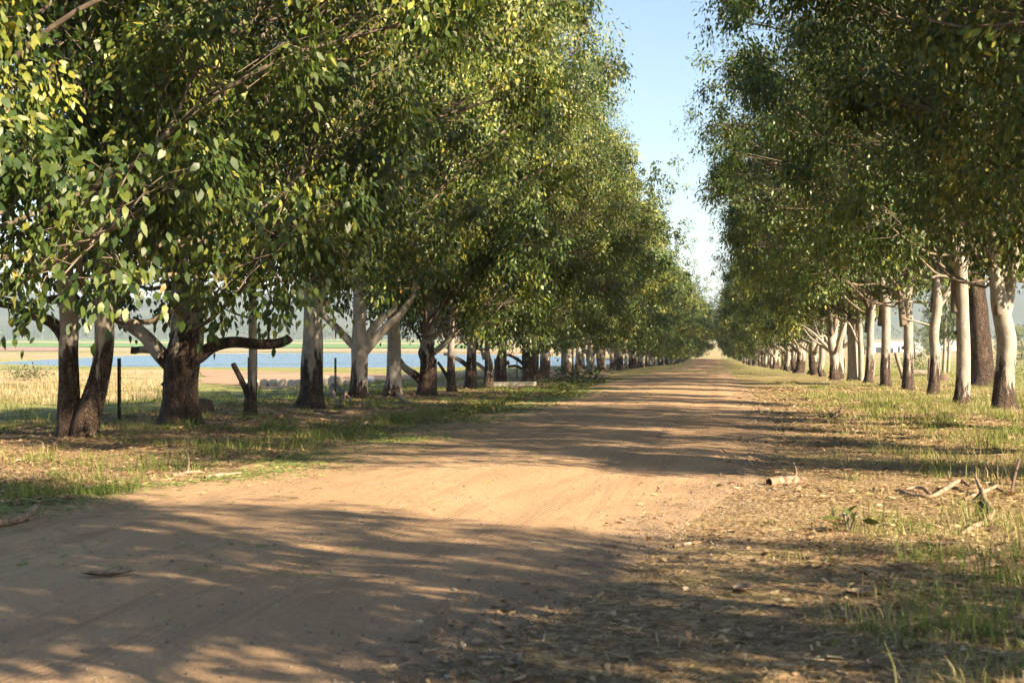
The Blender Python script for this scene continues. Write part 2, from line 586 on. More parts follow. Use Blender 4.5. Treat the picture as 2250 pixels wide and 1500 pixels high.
def road_mat():
    t = NT('dirt_road')
    p = t.pos()
    sep = t.n('SeparateXYZ')
    t.l(p, sep.inputs[0])
    big = t.noise(t.pos((1, 0.35, 1)), 0.5, 5, 0.6, 0.5)
    fine = t.noise(p, 60, 4, 0.7)
    grit = t.n('TexVoronoi')
    grit.inputs['Scale'].default_value = 70
    t.l(p, grit.inputs['Vector'])
    v = t.attr('side')                 # 0 left edge .. 1 right edge
    col = t.ramp(big, [(0.3, (0.34, 0.222, 0.124)), (0.5, (0.42, 0.280, 0.160)), (0.72, (0.49, 0.340, 0.202))])
    col = t.mix(t.rng(fine, 0.4, 0.68, 0.0, 0.5), col, (0.27, 0.17, 0.105))
    clod = t.noise(p, 16, 6, 0.8)
    col = t.mix(t.rng(clod, 0.56, 0.68, 0.0, 0.5), col, (0.20, 0.13, 0.085))
    col = t.mix(t.rng(clod, 0.42, 0.34, 0.0, 0.45), col, (0.55, 0.41, 0.26))
    lines = t.noise(t.pos((4.5, 0.06, 1)), 2.0, 6, 0.75)
    col = t.mix(t.rng(lines, 0.52, 0.64, 0.0, 0.55), col, (0.28, 0.185, 0.115))
    stones = t.rng(grit.outputs['Color'], 0.80, 0.9)
    col = t.mix(t.math('MULTIPLY', stones, 0.5), col, (0.50, 0.40, 0.31))
    dark = t.rng(grit.outputs['Color'], 0.14, 0.08)
    col = t.mix(t.math('MULTIPLY', dark, 0.6), col, (0.10, 0.075, 0.06))
    trk = None
    for c, w in ((0.79, 0.03), (0.70, 0.022), (0.42, 0.03), (0.30, 0.03)):
        k = t.rng(t.math('ABSOLUTE', t.math('SUBTRACT', t.math('ADD', v, t.math('MULTIPLY', t.math('SUBTRACT', big, 0.5), 0.03)), c)), w, w * 0.4)
        trk = k if trk is None else t.math('MAXIMUM', trk, k)
    trk = t.math('MULTIPLY', trk, t.rng(t.noise(t.pos((9, 0.25, 1)), 2.2, 5, 0.7), 0.42, 0.6))
    col = t.mix(t.math('MULTIPLY', trk, 0.5), col, (0.24, 0.155, 0.098))
    # gravelly shoulder on the far side of the bend
    sh = t.rng(t.math('ADD', v, t.math('MULTIPLY', t.math('SUBTRACT', t.noise(p, 1.3, 5, 0.65), 0.5), 0.22)), 0.86, 0.95)
    gcol = t.ramp(t.noise(p, 45, 3, 0.8), [(0.3, (0.12, 0.087, 0.06)), (0.55, (0.26, 0.185, 0.12)), (0.8, (0.44, 0.335, 0.23))])
    col = t.mix(t.math('MULTIPLY', sh, 0.75), col, gcol)
    # tyre tread along the wheel tracks
    wv = t.attr('along')
    tread = t.n('TexWave', wave_type='BANDS', bands_direction='X')
    tread.inputs['Scale'].default_value = 1.0
    tr = None
    for c, w in ((0.79, 0.022), (0.70, 0.016), (0.42, 0.02)):
        k = t.rng(t.math('ABSOLUTE', t.math('SUBTRACT', v, c)), w, w * 0.6)
        tr = k if tr is None else t.math('MAXIMUM', tr, k)
    rib = t.math('SINE', t.math('MULTIPLY', v, 900.0))
    bars = t.math('SINE', t.math('MULTIPLY', wv, 95.0))
    th = t.math('MULTIPLY', t.math('ADD', rib, t.math('MULTIPLY', bars, 0.6)), t.math('MULTIPLY', tr, 0.5))
    hh = t.math('ADD', t.math('ADD', fine, t.math('MULTIPLY', grit.outputs['Distance'], 0.7)), th)
    hh = t.math('ADD', hh, t.math('MULTIPLY', t.noise(p, 7, 4, 0.6), 0.9))
    hh = t.math('ADD', hh, t.math('MULTIPLY', clod, 1.4))
    t.bump(hh, 0.6, 0.016)
    return t.fin(col, 0.95, 0.15)


M['road'] = road_mat()


def field_mat(name, stops, scale, stretch=(1, 1, 1), bump=0.5):
    t = NT(name)
    f = t.noise(t.pos(stretch), scale, 6, 0.65)
    g = t.noise(t.pos(), scale * 12, 3, 0.7)
    col = t.mix(0.4, t.ramp(f, stops), t.ramp(g, stops))
    t.bump(g, bump, 0.1)
    return t.fin(col, 0.95, 0.1)


M['ploughed'] = field_mat('ploughed_soil', [(0.3, (0.22, 0.15, 0.10)), (0.5, (0.31, 0.215, 0.145)), (0.7, (0.39, 0.285, 0.195))], 0.15, (1, 0.3, 1))
M['plough_dark'] = field_mat('dark_ploughed_soil', [(0.3, (0.19, 0.125, 0.10)), (0.5, (0.27, 0.185, 0.145)), (0.7, (0.35, 0.25, 0.19))], 0.1, (0.3, 1, 1))
M['crop'] = field_mat('green_crop', [(0.3, (0.075, 0.17, 0.045)), (0.5, (0.11, 0.23, 0.06)), (0.7, (0.17, 0.27, 0.08))], 0.04, (0.25, 1, 1))
M['stubble'] = field_mat('stubble', [(0.3, (0.30, 0.255, 0.125)), (0.5, (0.38, 0.32, 0.17)), (0.7, (0.44, 0.38, 0.22))], 0.05, (0.25, 1, 1))
M['shore'] = field_mat('dry_shore', [(0.3, (0.28, 0.20, 0.11)), (0.5, (0.36, 0.27, 0.155)), (0.7, (0.42, 0.33, 0.195))], 0.1, (0.4, 1, 1))
M['hill'] = field_mat('wooded_hill', [(0.35, (0.035, 0.055, 0.030)), (0.5, (0.06, 0.08, 0.04)), (0.68, (0.15, 0.145, 0.075))], 0.008, (1, 1, 1))

t = NT('lake_water')
f = t.noise(t.pos((1, 0.45, 1)), 0.9, 3, 0.6)
t.bump(f, 0.9, 0.35)
M['water'] = t.fin((0.065, 0.12, 0.17), 0.25, 0.4)

# ------------------------------------------------------------------ terrain
xs = np.unique(np.concatenate([np.linspace(-6000, -900, 26), np.linspace(-900, -260, 54), np.linspace(-260, -40, 60), np.linspace(-40, -14, 40),
                               np.linspace(-14, 14, 90), np.linspace(14, 60, 40), np.linspace(60, 900, 50), np.linspace(900, 6000, 26)]))
ys = np.unique(np.concatenate([np.linspace(-400, -30, 12), np.linspace(-30, 4, 18), np.linspace(4, 60, 120), np.linspace(60, 140, 60), np.linspace(140, 330, 64),
                               np.linspace(330, 720, 60), np.linspace(720, 1500, 30), np.linspace(1500, 7000, 30)]))
GX, GY = np.meshgrid(xs, ys, indexing='ij')
gx, gy = GX.ravel(), GY.ravel()
gz = terrain(gx, gy)
tag(mesh_obj('ground', np.stack([gx, gy, gz], 1), grid_faces(len(xs), len(ys)), M['ground']), kind='structure')


def road_left(Y):
    return -6.75 + 0.25 * (vnoise(Y, Y * 0, 5, 4) - 0.5) - np.interp(Y, [4, 10, 15, 18, 25, 40], [4.0, 1.6, 0.7, 0.1, -0.2, 0.1])


def road_right(Y):
    return np.interp(Y, [-5, 5, 6.7, 9.5, 14.5, 18, 28, 41, 400], [-4.2, -1.5, -1.15, -0.45, 0.15, 0.75, 1.4, 1.75, 1.7])


def road_height(X, Y):
    # corrugations and slow humps along the track, slight crown
    L = road_left(Y)
    Rr = road_right(Y)
    v = (X - L) / (Rr - L)
    hump = (vnoise(X * 0.25, Y, 4.5, 21) - 0.5) * 0.07 + (vnoise(X * 0.2, Y, 13, 22) - 0.5) * 0.20 * sstep(25, 60, Y)
    ruts = -0.025 * (np.exp(-((v - 0.3) / 0.06) ** 2) + np.exp(-((v - 0.72) / 0.06) ** 2))
    edge = np.minimum(v, 1 - v)
    return avenue(Y) + 0.02 + 0.05 * sstep(0, 0.35, edge) + (hump + ruts) * sstep(0.02, 0.15, edge) - 0.09 * (1 - sstep(-0.02, 0.05, edge))


yy = np.unique(np.concatenate([np.linspace(-14, 4, 30), np.linspace(4, 40, 260), np.linspace(40, 120, 240), np.linspace(120, 470, 220)]))
vv = np.linspace(-0.03, 1.03, 54)
YY, VV = np.meshgrid(yy, vv, indexing='ij')
wob = (fbm(YY, VV * 3, 1.1, 31) - 0.5) * 0.9 * (np.exp(-((VV) / 0.1) ** 2) + np.exp(-((1 - VV) / 0.1) ** 2))
XX = road_left(YY) + (road_right(YY) - road_left(YY)) * VV + wob
ZZ = road_height(XX, YY)
road = mesh_obj('dirt_road', np.stack([XX.ravel(), YY.ravel(), ZZ.ravel()], 1), grid_faces(len(yy), len(vv))[:, ::-1], M['road'], None,
                {'side': VV.ravel(), 'along': YY.ravel()})
tag(road, kind='structure')


def surf(X, Y):
    X = np.asarray(X, float)
    Y = np.asarray(Y, float)
    g = terrain(X, Y)
    v = (X - road_left(Y)) / (road_right(Y) - road_left(Y))
    on = (v > 0.0) & (v < 1.0) & (Y < 470)
    return np.where(on, np.maximum(g, road_height(X, Y)), g)


# lake
c = LAKE.mean(0)
big = np.array([c + (p - c) * 1.0 + (p - c) / np.linalg.norm(p - c) * 14 for p in LAKE])
Vw = np.concatenate([[[c[0], c[1], LAKE_Z]], np.c_[big, np.full(len(big), LAKE_Z)]])
n = len(big)
Fw = np.array([[0, 1 + i, 1 + (i + 1) % n] for i in range(n)])
tag(mesh_obj('lake_water', Vw, Fw, M['water'], None, None, False), kind='structure')


def field(name, corners, mat, lift=0.06, nu=60, nv=24, jitter=1.5):
    """A field laid over the ground; corners (x, y): near-left, near-right, far-right, far-left."""
    c = [np.array(q, float) for q in corners]
    u = np.linspace(0, 1, nu)[:, None]
    v = np.linspace(0, 1, nv)[None]
    X = (c[0][0] * (1 - u) + c[1][0] * u) * (1 - v) + (c[3][0] * (1 - u) + c[2][0] * u) * v
    Y = (c[0][1] * (1 - u) + c[1][1] * u) * (1 - v) + (c[3][1] * (1 - u) + c[2][1] * u) * v
    e = 1 - sstep(0, 0.12, np.minimum(np.minimum(u, 1 - u), np.minimum(v, 1 - v)) + 0 * X)
    X = X + (vnoise(X, Y, 9, 2) - 0.5) * jitter * e
    Y = Y + (vnoise(X, Y, 9, 5) - 0.5) * jitter * 2 * e
    Z = terrain(X.ravel(), Y.ravel()) + lift
    o = mesh_obj(name, np.stack([X.ravel(), Y.ravel(), Z], 1), grid_faces(nu, nv), mat)
    return tag(o, kind='structure')


def gh(x, y):
    p = hit(x, y)
    return (p[0], p[1])


field('ploughed_field', [gh(440, 842), gh(1330, 836), gh(1330, 812), gh(440, 812)], M['ploughed'])
field('dry_bank', [gh(-60, 850), gh(380, 846), gh(440, 812), gh(-60, 815)], M['shore'], 0.05)
field('dark_ploughed_field', [(-620, 660), (-305, 640), (-420, 900), (-860, 930)], M['plough_dark'], 0.25)
field('far_shore', [(-330, 640), (-60, 600), (-90, 820), (-430, 820)], M['shore'], 0.2)
field('crop_field', [(-960, 960), (-120, 840), (-200, 1120), (-1250, 1250)], M['crop'], 0.4)
field('stubble_field', [(-1300, 1290), (-210, 1140), (-250, 1330), (-1500, 1500)], M['stubble'], 0.4)
field('far_crop_field', [(-1500, 1530), (-260, 1360), (-300, 1600), (-1700, 1800)], M['crop'], 0.4)


# hills
def hills(name, x0, x1, y0, y1, hfun, nu=150, nv=40):
    u = np.linspace(0, 1, nu)[:, None]
    v = np.linspace(0, 1, nv)[None]
    X = x0 + (x1 - x0) * u + 0 * v
    Y = y0 + (y1 - y0) * v + 0 * u
    prof = np.sin(np.pi * np.clip(v, 0, 1)) ** 0.8 + 0 * u
    Z = hfun(X, Y) * prof * (0.65 + 0.5 * fbm(X, Y, 420, 8, 4)) + (fbm(X, Y, 60, 12, 3) - 0.5) * 14 * prof
    Z = np.maximum(Z, -3) + 1.0
    o = mesh_obj(name, np.stack([X.ravel(), Y.ravel(), Z.ravel()], 1), grid_faces(nu, nv), M['hill'])
    return tag(o, kind='structure')


hills('hill_range', -4200, 200, 2250, 4200, lambda X, Y: 40 + 75 * np.exp(-((X + 2000) / 700) ** 2) + 55 * np.exp(-((X + 950) / 500) ** 2) + 25 * sstep(-500, 100, X))
hills('hill_range', 201, 3800, 2300, 4300, lambda X, Y: 75 + 75 * np.exp(-((X - 1000) / 600) ** 2) + 40 * sstep(1400, 2600, X))

# ------------------------------------------------------------------ foliage generators
LEAF_V = np.array([[0, 0, 0], [0.30, -0.26, 0.03], [0.30, 0.26, 0.03], [0.66, -0.20, -0.02], [0.66, 0.20, -0.02], [1.0, 0, -0.12]])
LEAF_F = np.array([[0, 1, 2], [1, 3, 2], [2, 3, 4], [3, 5, 4]])


def leaves(C, axis, nrm, size, width=1.0):
    """Leaf blades at C pointing along axis."""
    N = len(C)
    axis = axis / (np.linalg.norm(axis, axis=1)[:, None] + 1e-9)
    b = np.cross(nrm, axis)
    b /= np.linalg.norm(b, axis=1)[:, None] + 1e-9
    n = np.cross(axis, b)
    T = LEAF_V
    curl = rng.uniform(-0.5, 1.5, N)[:, None]
    V = (T[None, :, 0, None] * axis[:, None] + T[None, :, 1, None] * (b * np.asarray(width).reshape(-1, 1))[:, None] + (T[None, :, 2] * curl)[..., None] * n[:, None]) * size[:, None, None] + C[:, None]
    F = (LEAF_F[None] + (np.arange(N) * 6)[:, None, None]).reshape(-1, 3)
    return V.reshape(-1, 3), F


def unit(n):
    v = rng.normal(size=(n, 3))
    return v / np.linalg.norm(v, axis=1)[:, None]


def make_crown(name, bottom, top, ax_road, ax_back, ay, nblob, nclump, nleaf, leaf, seed, twig_sides=5, gap=0.0):
    """Meshes (crown of leaves, branches) of one gum crown; local +X faces the road, origin at the trunk's foot."""
    global rng
    rng = np.random.default_rng(seed)
    cz = bottom + (top - bottom) * 0.50
    az = (top - bottom) / 2
    tb = Tubes()
    lean = rng.normal(0, 0.35, 2)

    def axis_pt(h):
        k = (h - 3.0) / (top - 3.0)
        return np.array([0.15 * k * ax_road * 0.5 + lean[0] * k + 0.25 * math.sin(h * 0.7 + seed), lean[1] * k + 0.25 * math.cos(h * 0.6 + seed), h])
    hs = np.linspace(3.2, top * 0.9, 12)
    tb.add([axis_pt(h) for h in hs], np.interp(hs, [3.2, 6, top * 0.9], [0.17, 0.15, 0.03]), 9, None, 0.1, np.full(12, 3.0), seed=seed)
    LC, LA, LN, LS, LT = [], [], [], [], []
    for k in range(nblob):
        fh = (k + rng.uniform(0.2, 0.8)) / nblob
        h = bottom + 0.7 + (top - bottom - 1.8) * fh
        prof = (1 - min(1, abs((h - cz) / (az * 1.06))) ** 2.4) ** 0.5
        ang = k * 2.39996 + rng.uniform(-0.5, 0.5)
        ca, sa = math.cos(ang), math.sin(ang)
        ex = (ax_road if ca > 0 else ax_back) * prof
        ey = ay * prof
        fr = rng.uniform(0.42, 0.95)
        br = rng.choice([0.9, 1.3, 1.9, 2.4]) * rng.uniform(0.85, 1.1) * (0.75 + 0.3 * prof)
        a0 = axis_pt(h)
        bc = np.array([a0[0] * 0.5 + ex * ca * fr, a0[1] * 0.5 + ey * sa * fr, h])
        if gap and rng.uniform() < gap:
            continue
        st = axis_pt(max(bottom - 0.4, h - rng.uniform(1.5, 3.5) - 0.25 * np.hypot(bc[0], bc[1])))
        midp = st * 0.45 + bc * 0.55 + np.array([0, 0, rng.uniform(-0.5, 1.0)]) + rng.normal(0, 0.45, 3)
        q1 = st * 0.7 + midp * 0.3 + rng.normal(0, 0.3, 3)
        tb.add([st, q1, midp, bc * 0.85 + midp * 0.15 + rng.normal(0, 0.15, 3), bc], [0.065, 0.054, 0.042, 0.028, 0.016], 6, 0.45, 0.1, np.full(5, 3.0), False, seed=k)
        u = unit(nclump)
        u[:, 2] = u[:, 2] * 0.9 - 0.1
        ncl = nclump
        cc = bc + u * br * rng.uniform(0.62, 1.02, nclump)[:, None] * np.array([1, 1, 0.85])
        btint = rng.uniform(-0.16, 0.2)
        gold = rng.uniform() < 0.035
        for ui, c_ in enumerate(cc):
            nl = int(nleaf * rng.uniform(0.5, 1.4))
            tk = rng.uniform(0.1, 0.95)
            t0 = midp * (1 - tk) + bc * tk
            m = t0 * 0.6 + c_ * 0.4 + rng.normal(0, 0.22, 3)
            m2 = t0 * 0.25 + c_ * 0.75 + rng.normal(0, 0.18, 3) + np.array([0, 0, 0.12])
            if twig_sides:
                tip = c_ + np.array([0, 0, -0.25]) + rng.normal(0, 0.12, 3)
                tb.add([t0, m, m2, c_, tip], [0.018, 0.012, 0.008, 0.006, 0.003], 4, None, 0, np.full(5, 3.0), False)
            sp = rng.uniform(0.17, 0.33)
            off = rng.normal(0, 1, (nl, 3)) * np.array([sp, sp, sp * 1.15])
            pts = c_ + off
            ax_ = off / (np.linalg.norm(off, axis=1)[:, None] + 0.1) * 0.45 + rng.normal(0, 0.35, (nl, 3)) + np.array([0, 0, -0.85]) + u[ui] * 0.25
            LC.append(pts)
            LA.append(ax_)
            LN.append(u[ui] * 1.1 + (c_ - axis_pt(h)) * 0.12 + rng.normal(0, 0.48, (nl, 3)) + np.array([0, 0, 0.25]))
            LS.append(leaf * rng.uniform(0.6, 1.25, nl))
            ct = btint + rng.uniform(-0.08, 0.08)
            tt = np.clip(0.43 + ct + rng.normal(0, 0.16, nl), 0, 0.84)
            if gold and rng.uniform() < 0.6:
                tt = np.clip(rng.normal(0.73, 0.07, nl), 0.5, 0.9)
            tt = np.where(rng.uniform(size=nl) < 0.004, rng.uniform(0.92, 1.0, nl), tt)
            LT.append(tt)
    # inner leaves added to block light, tint darkened for shade inside the crown
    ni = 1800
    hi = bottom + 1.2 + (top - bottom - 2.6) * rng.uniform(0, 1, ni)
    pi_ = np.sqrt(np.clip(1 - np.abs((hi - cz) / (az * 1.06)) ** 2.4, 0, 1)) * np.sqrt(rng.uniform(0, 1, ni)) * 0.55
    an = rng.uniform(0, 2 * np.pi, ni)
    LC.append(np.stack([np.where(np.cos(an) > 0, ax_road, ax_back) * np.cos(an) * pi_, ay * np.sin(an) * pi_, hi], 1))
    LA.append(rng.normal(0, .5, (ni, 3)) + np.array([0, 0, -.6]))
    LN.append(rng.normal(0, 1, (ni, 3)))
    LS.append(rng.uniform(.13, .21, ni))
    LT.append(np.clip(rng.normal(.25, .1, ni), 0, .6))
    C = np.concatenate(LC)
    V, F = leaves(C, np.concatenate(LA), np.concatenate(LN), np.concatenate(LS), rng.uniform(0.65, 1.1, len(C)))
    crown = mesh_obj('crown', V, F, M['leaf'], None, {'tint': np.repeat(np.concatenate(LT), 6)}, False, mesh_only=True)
    branches = tb.obj('branches', M['branch'], mesh_only=True)
    return crown, branches


CROWN_L = [make_crown('l', 2.7, 21, 7.9, 5.2, 4.2, 48, 14, 84, 0.19, 100 + i) for i in range(3)]
CROWN_L.append(CROWN_L[0])
CROWN_R = [make_crown('r', 4.9, 19.5, 9.2, 4.4, 3.5, 43, 13, 78, 0.19, 200 + i, 5, 0.05) for i in range(3)]
CROWN_F = [make_crown('f', 2.2, 20, 8.3, 5.0, 3.9, 44, 11, 32, 0.32, 300 + i, 0) for i in range(3)]

# ------------------------------------------------------------------ trees
GROUPS = {-1: 'gum trees lining the left side of the road', 1: 'gum trees lining the right side of the road'}
seedc = [0]


def px_tube(tb, pts, D, base, stock, sides=16, lump=0.05, flare=0.0, dz=0.0, rough=None, step=0.09):
    """pts: (x, y, width) seen in the picture at distance D, optionally a 4th value: metres towards (-) or away (+)."""
    q, r = [], []
    for p in pts:
        d = p[3] if len(p) > 3 else 0.0
        q.append(P(p[0], p[1], D, d + dz) - base)
        r.append(p[2] * 0.5 * D / 3125)
    q = np.array(q)
    if rough is None:
        at = q[:, 2] - stock
    else:
        at = np.full(len(q), rough, float) if np.isscalar(rough) else np.array(rough, float)
    seedc[0] += 1
    tb.add(q, r, sides, step, lump, at, True, flare, seed=seedc[0])
    return q


def tree_root(label, base, side):
    root = empty('gum_tree', base)
    tag(root, label, 'tree', GROUPS[side])
    return root


def put_crown(root, pair, off, rotz, scl, zoff=0.0):
    for nm, me in (('crown', pair[0]), ('branches', pair[1])):
        o = link(nm, me, root)
        o.location = (off[0], off[1], zoff)
        o.rotation_euler = (0, 0, rotz)
        o.scale = scl


def gum(label, base_px, side, stems, limbs=(), stock=1.2, crown=None, rot=0.0, scl=(1, 1, 1), coff=None, cz=0.0, row_x=None, roughs=None):
    b = hit(*base_px)
    D = float((b - CAM) @ FW)
    base = np.array([b[0], b[1], terrain(np.array([b[0]]), np.array([b[1]]))[0]])
    root = tree_root(label, base, side)
    top = None
    for i, st in enumerate(stems):
        tb = Tubes()
        st = list(st)
        x, y, w = st[0][:3]
        first = (x, y + 0.35 * 3125 / D, w)
        r_ = None
        if roughs and roughs[i] is not None:
            r_ = roughs[i]
        q = px_tube(tb, [first] + st, D, base, stock, 22, 0.05, 0.28 if i == 0 else 0.2, rough=r_)
        tb.obj('trunk', M['bark'], root)
        if top is None:
            top = q[-1]
    for lb in limbs:
        tb = Tubes()
        rough = lb[0]
        px_tube(tb, lb[1:], D, base, stock, 12, 0.06, rough=rough, step=0.08)
        tb.obj('limb', M['bark'], root)
    if crown is not None:
        off = coff if coff is not None else (top[0] * 0.7, top[1] * 0.7)
        put_crown(root, crown, off, rot + (0 if side < 0 else math.pi), scl, cz)
    return root, D, base


L = CROWN_L
RR_ = CROWN_R
SM, RO = 3.0, -3.0
# left row, front to back
gum('twin-stemmed gum forking at the ground, nearest trunk at the left edge', (172, 958), -1,
    [[(158, 950, 62), (152, 900, 50), (152, 840, 44), (150, 770, 42), (152, 700, 40), (146, 640, 38), (142, 560, 32), (146, 470, 28)],
     [(190, 952, 60, -.15), (204, 890, 52, -.1), (218, 830, 46), (228, 770, 42), (229, 700, 42), (226, 640, 40), (222, 560, 32), (230, 480, 26)]],
    [[RO, (146, 760, 30), (138, 735, 30), (112, 707, 26), (70, 692, 20), (20, 672, 14), (-30, 668, 9)],
     [RO, (150, 668, 18), (120, 655, 14), (60, 668, 11), (5, 655, 8)],
     [SM, (162, 700, 22), (172, 690, 20), (170, 684, 14)]],
    1.35, L[0], 0.2, (1, 1, 0.98), (0.2, 0))
gum('thick short-boled gum with rough brown bark and a long horizontal sawn limb', (395, 932), -1,
    [[(395, 928, 88), (396, 880, 76), (398, 830, 76), (402, 785, 80), (406, 745, 64), (404, 700, 54), (402, 640, 46), (392, 560, 38), (386, 470, 32)],
     [(428, 760, 30, .1), (430, 720, 30, .15), (428, 660, 26, .2), (436, 590, 22, .3), (450, 500, 18, .4)]],
    [[[RO, 0.2, SM, SM, SM, SM, SM], (385, 815, 34), (352, 778, 36), (318, 738, 30), (282, 712, 28), (248, 692, 26), (205, 668, 12), (170, 672, 8)],
     [[SM, SM, 0.3, RO, RO], (354, 772, 22), (335, 768, 20), (308, 768, 15), (296, 770, 16), (289, 769, 17)],
     [RO, (415, 795, 30), (440, 782, 30), (470, 760, 28), (515, 751, 24), (565, 756, 23), (605, 755, 22), (628, 748, 21), (637, 741, 20)],
     [RO, (590, 752, 7), (590, 735, 5), (594, 712, 4)],
     [RO, (362, 842, 10), (356, 846, 9)]],
    2.05, L[1], -0.15, (1, 1.05, 1.0), (0, 0), roughs=[None, SM])
gum('slender gum with a broken side stub low on its trunk', (552, 913), -1,
    [[(550, 908, 28), (551, 870, 26), (555, 830, 20), (556, 780, 19), (555, 720, 18), (555, 650, 18), (550, 560, 15), (546, 480, 12)]],
    [[RO, (548, 878, 15), (538, 850, 14), (524, 822, 12), (514, 803, 12), (512, 798, 11)],
     [RO, (555, 700, 5), (520, 690, 4), (480, 672, 3)]],
    0.62, L[2], 0.5, (0.85, 0.8, 0.72), (0, 0), 1.6)
gum('stout straight gum with flared dark foot beside a steel picket', (684, 897), -1,
    [[(682, 893, 60), (684, 860, 50), (685, 815, 50), (686, 780, 48), (688, 720, 42), (688, 640, 40), (684, 560, 36), (690, 470, 30)]],
    [[SM, (680, 640, 20), (660, 590, 18), (640, 545, 14), (610, 500, 10)],
     [RO, (700, 660, 9), (735, 625, 8), (790, 570, 6), (840, 545, 4)]],
    1.25, L[3], 0.1, (1, 0.95, 1.0), (0, 0), 1.5)
gum('pale gum branching low into three spreading smooth limbs', (789, 874), -1,
    [[(788, 870, 42), (789, 840, 38), (790, 800, 36), (790, 760, 38), (789, 715, 29), (790, 640, 28), (786, 560, 25), (780, 480, 20)]],
    [[SM, (786, 768, 20), (768, 750, 18), (742, 722, 16), (712, 692, 14), (690, 650, 12), (655, 590, 9)],
     [SM, (796, 780, 20), (812, 760, 20), (845, 722, 18), (880, 688, 16), (910, 645, 13), (930, 590, 10)],
     [SM, (800, 752, 18), (815, 728, 18), (840, 698, 15), (868, 675, 13), (850, 640, 12), (820, 600, 11), (790, 550, 9)]],
    0.85, L[0], -0.5, (0.9, 0.95, 0.9), (0, 0), 1.6)
gum('smooth columnar grey gum with a small brown foot, sixth from the left', (862, 870), -1,
    [[(862, 867, 42), (865, 830, 33), (866, 790, 32), (866, 730, 28), (862, 660, 26), (856, 580, 22), (850, 500, 18)]],
    [[SM, (862, 690, 8), (838, 690, 7), (815, 660, 5)]],
    0.55, L[1], 0.7, (1.0, 0.9, 1.1), (0, 0), 0.9)
gum('leaning rough-barked gum with a pale limb reaching left near the ground', (938, 868), -1,
    [[(938, 865, 42), (940, 835, 38), (940, 800, 34), (938, 770, 32), (942, 735, 27), (942, 690, 24), (945, 610, 18)]],
    [[[RO, 0, SM, SM, SM], (930, 840, 20), (910, 822, 18), (890, 808, 15), (878, 792, 13), (862, 770, 10)],
     [[RO, SM, SM, SM], (945, 780, 14), (965, 765, 13), (990, 742, 12), (1012, 722, 9)],
     [RO, (928, 792, 8), (922, 775, 7), (926, 755, 6), (916, 730, 5)]],
    1.75, L[2], -0.2, (1, 1, 1), (0, 0))
gum('thin brown-barked gum between the leaning tree and a pale forked one', (992, 860), -1,
    [[(992, 857, 21), (991, 820, 18), (991, 780, 16), (992, 730, 14), (992, 660, 11)]],
    [[RO, (988, 838, 8), (975, 815, 7), (962, 795, 6)], [SM, (988, 770, 6), (975, 750, 5), (968, 720, 4)]],
    1.3, L[3], 0.9, (0.8, 0.8, 0.9), (0, 0))
gum('bright smooth-topped gum bending left, ninth trunk along the left row', (1035, 853), -1,
    [[(1034, 850, 27), (1035, 815, 25), (1036, 780, 21), (1036, 740, 19), (1030, 700, 18), (1014, 668, 14), (1000, 640, 11)]],
    [[[RO, 0.1, SM, SM], (1030, 806, 11), (1012, 792, 10), (990, 781, 8), (975, 776, 7)], [RO, (1040, 770, 7), (1058, 755, 6), (1062, 720, 4)],
     [SM, (1034, 715, 12), (1042, 680, 10), (1045, 640, 8)]],
    1.55, L[0], 0.4, (1.05, 0.95, 0.88), (0, 0))
gum('narrow gum with burly brown base and low left limb, tenth in left row', (1073, 850), -1,
    [[(1073, 848, 21), (1074, 825, 22), (1074, 800, 18), (1070, 770, 12), (1072, 700, 9)]],
    [[SM, (1066, 812, 9), (1050, 800, 8), (1038, 794, 6)], [SM, (1064, 790, 8), (1058, 770, 7), (1050, 755, 6)]],
    1.05, L[1], -0.6, (0.9, 0.85, 0.95), (0, 0))
gum('stumpy dark-based gum with knob on its trunk, eleventh in left row', (1100, 847), -1,
    [[(1100, 845, 28), (1100, 820, 26), (1101, 795, 26), (1105, 765, 18), (1106, 700, 15)]],
    [[RO, (1112, 798, 9), (1119, 796, 10)]],
    1.45, L[2], 0.3, (1, 0.95, 1.14), (0, 0))
gum('broad dark-boled gum with limbs stretching both ways, twelfth in left row', (1160, 840), -1,
    [[(1160, 838, 28), (1159, 815, 24), (1158, 785, 24), (1157, 760, 17), (1158, 700, 13)]],
    [[RO, (1163, 782, 10), (1190, 768, 9), (1215, 758, 8), (1245, 740, 6)],
     [RO, (1150, 800, 8), (1135, 788, 7), (1115, 778, 6)], [RO, (1150, 812, 6), (1135, 804, 6), (1116, 805, 5)]],
    2.4, L[3], -0.3, (1, 1, 1), (0, 0))

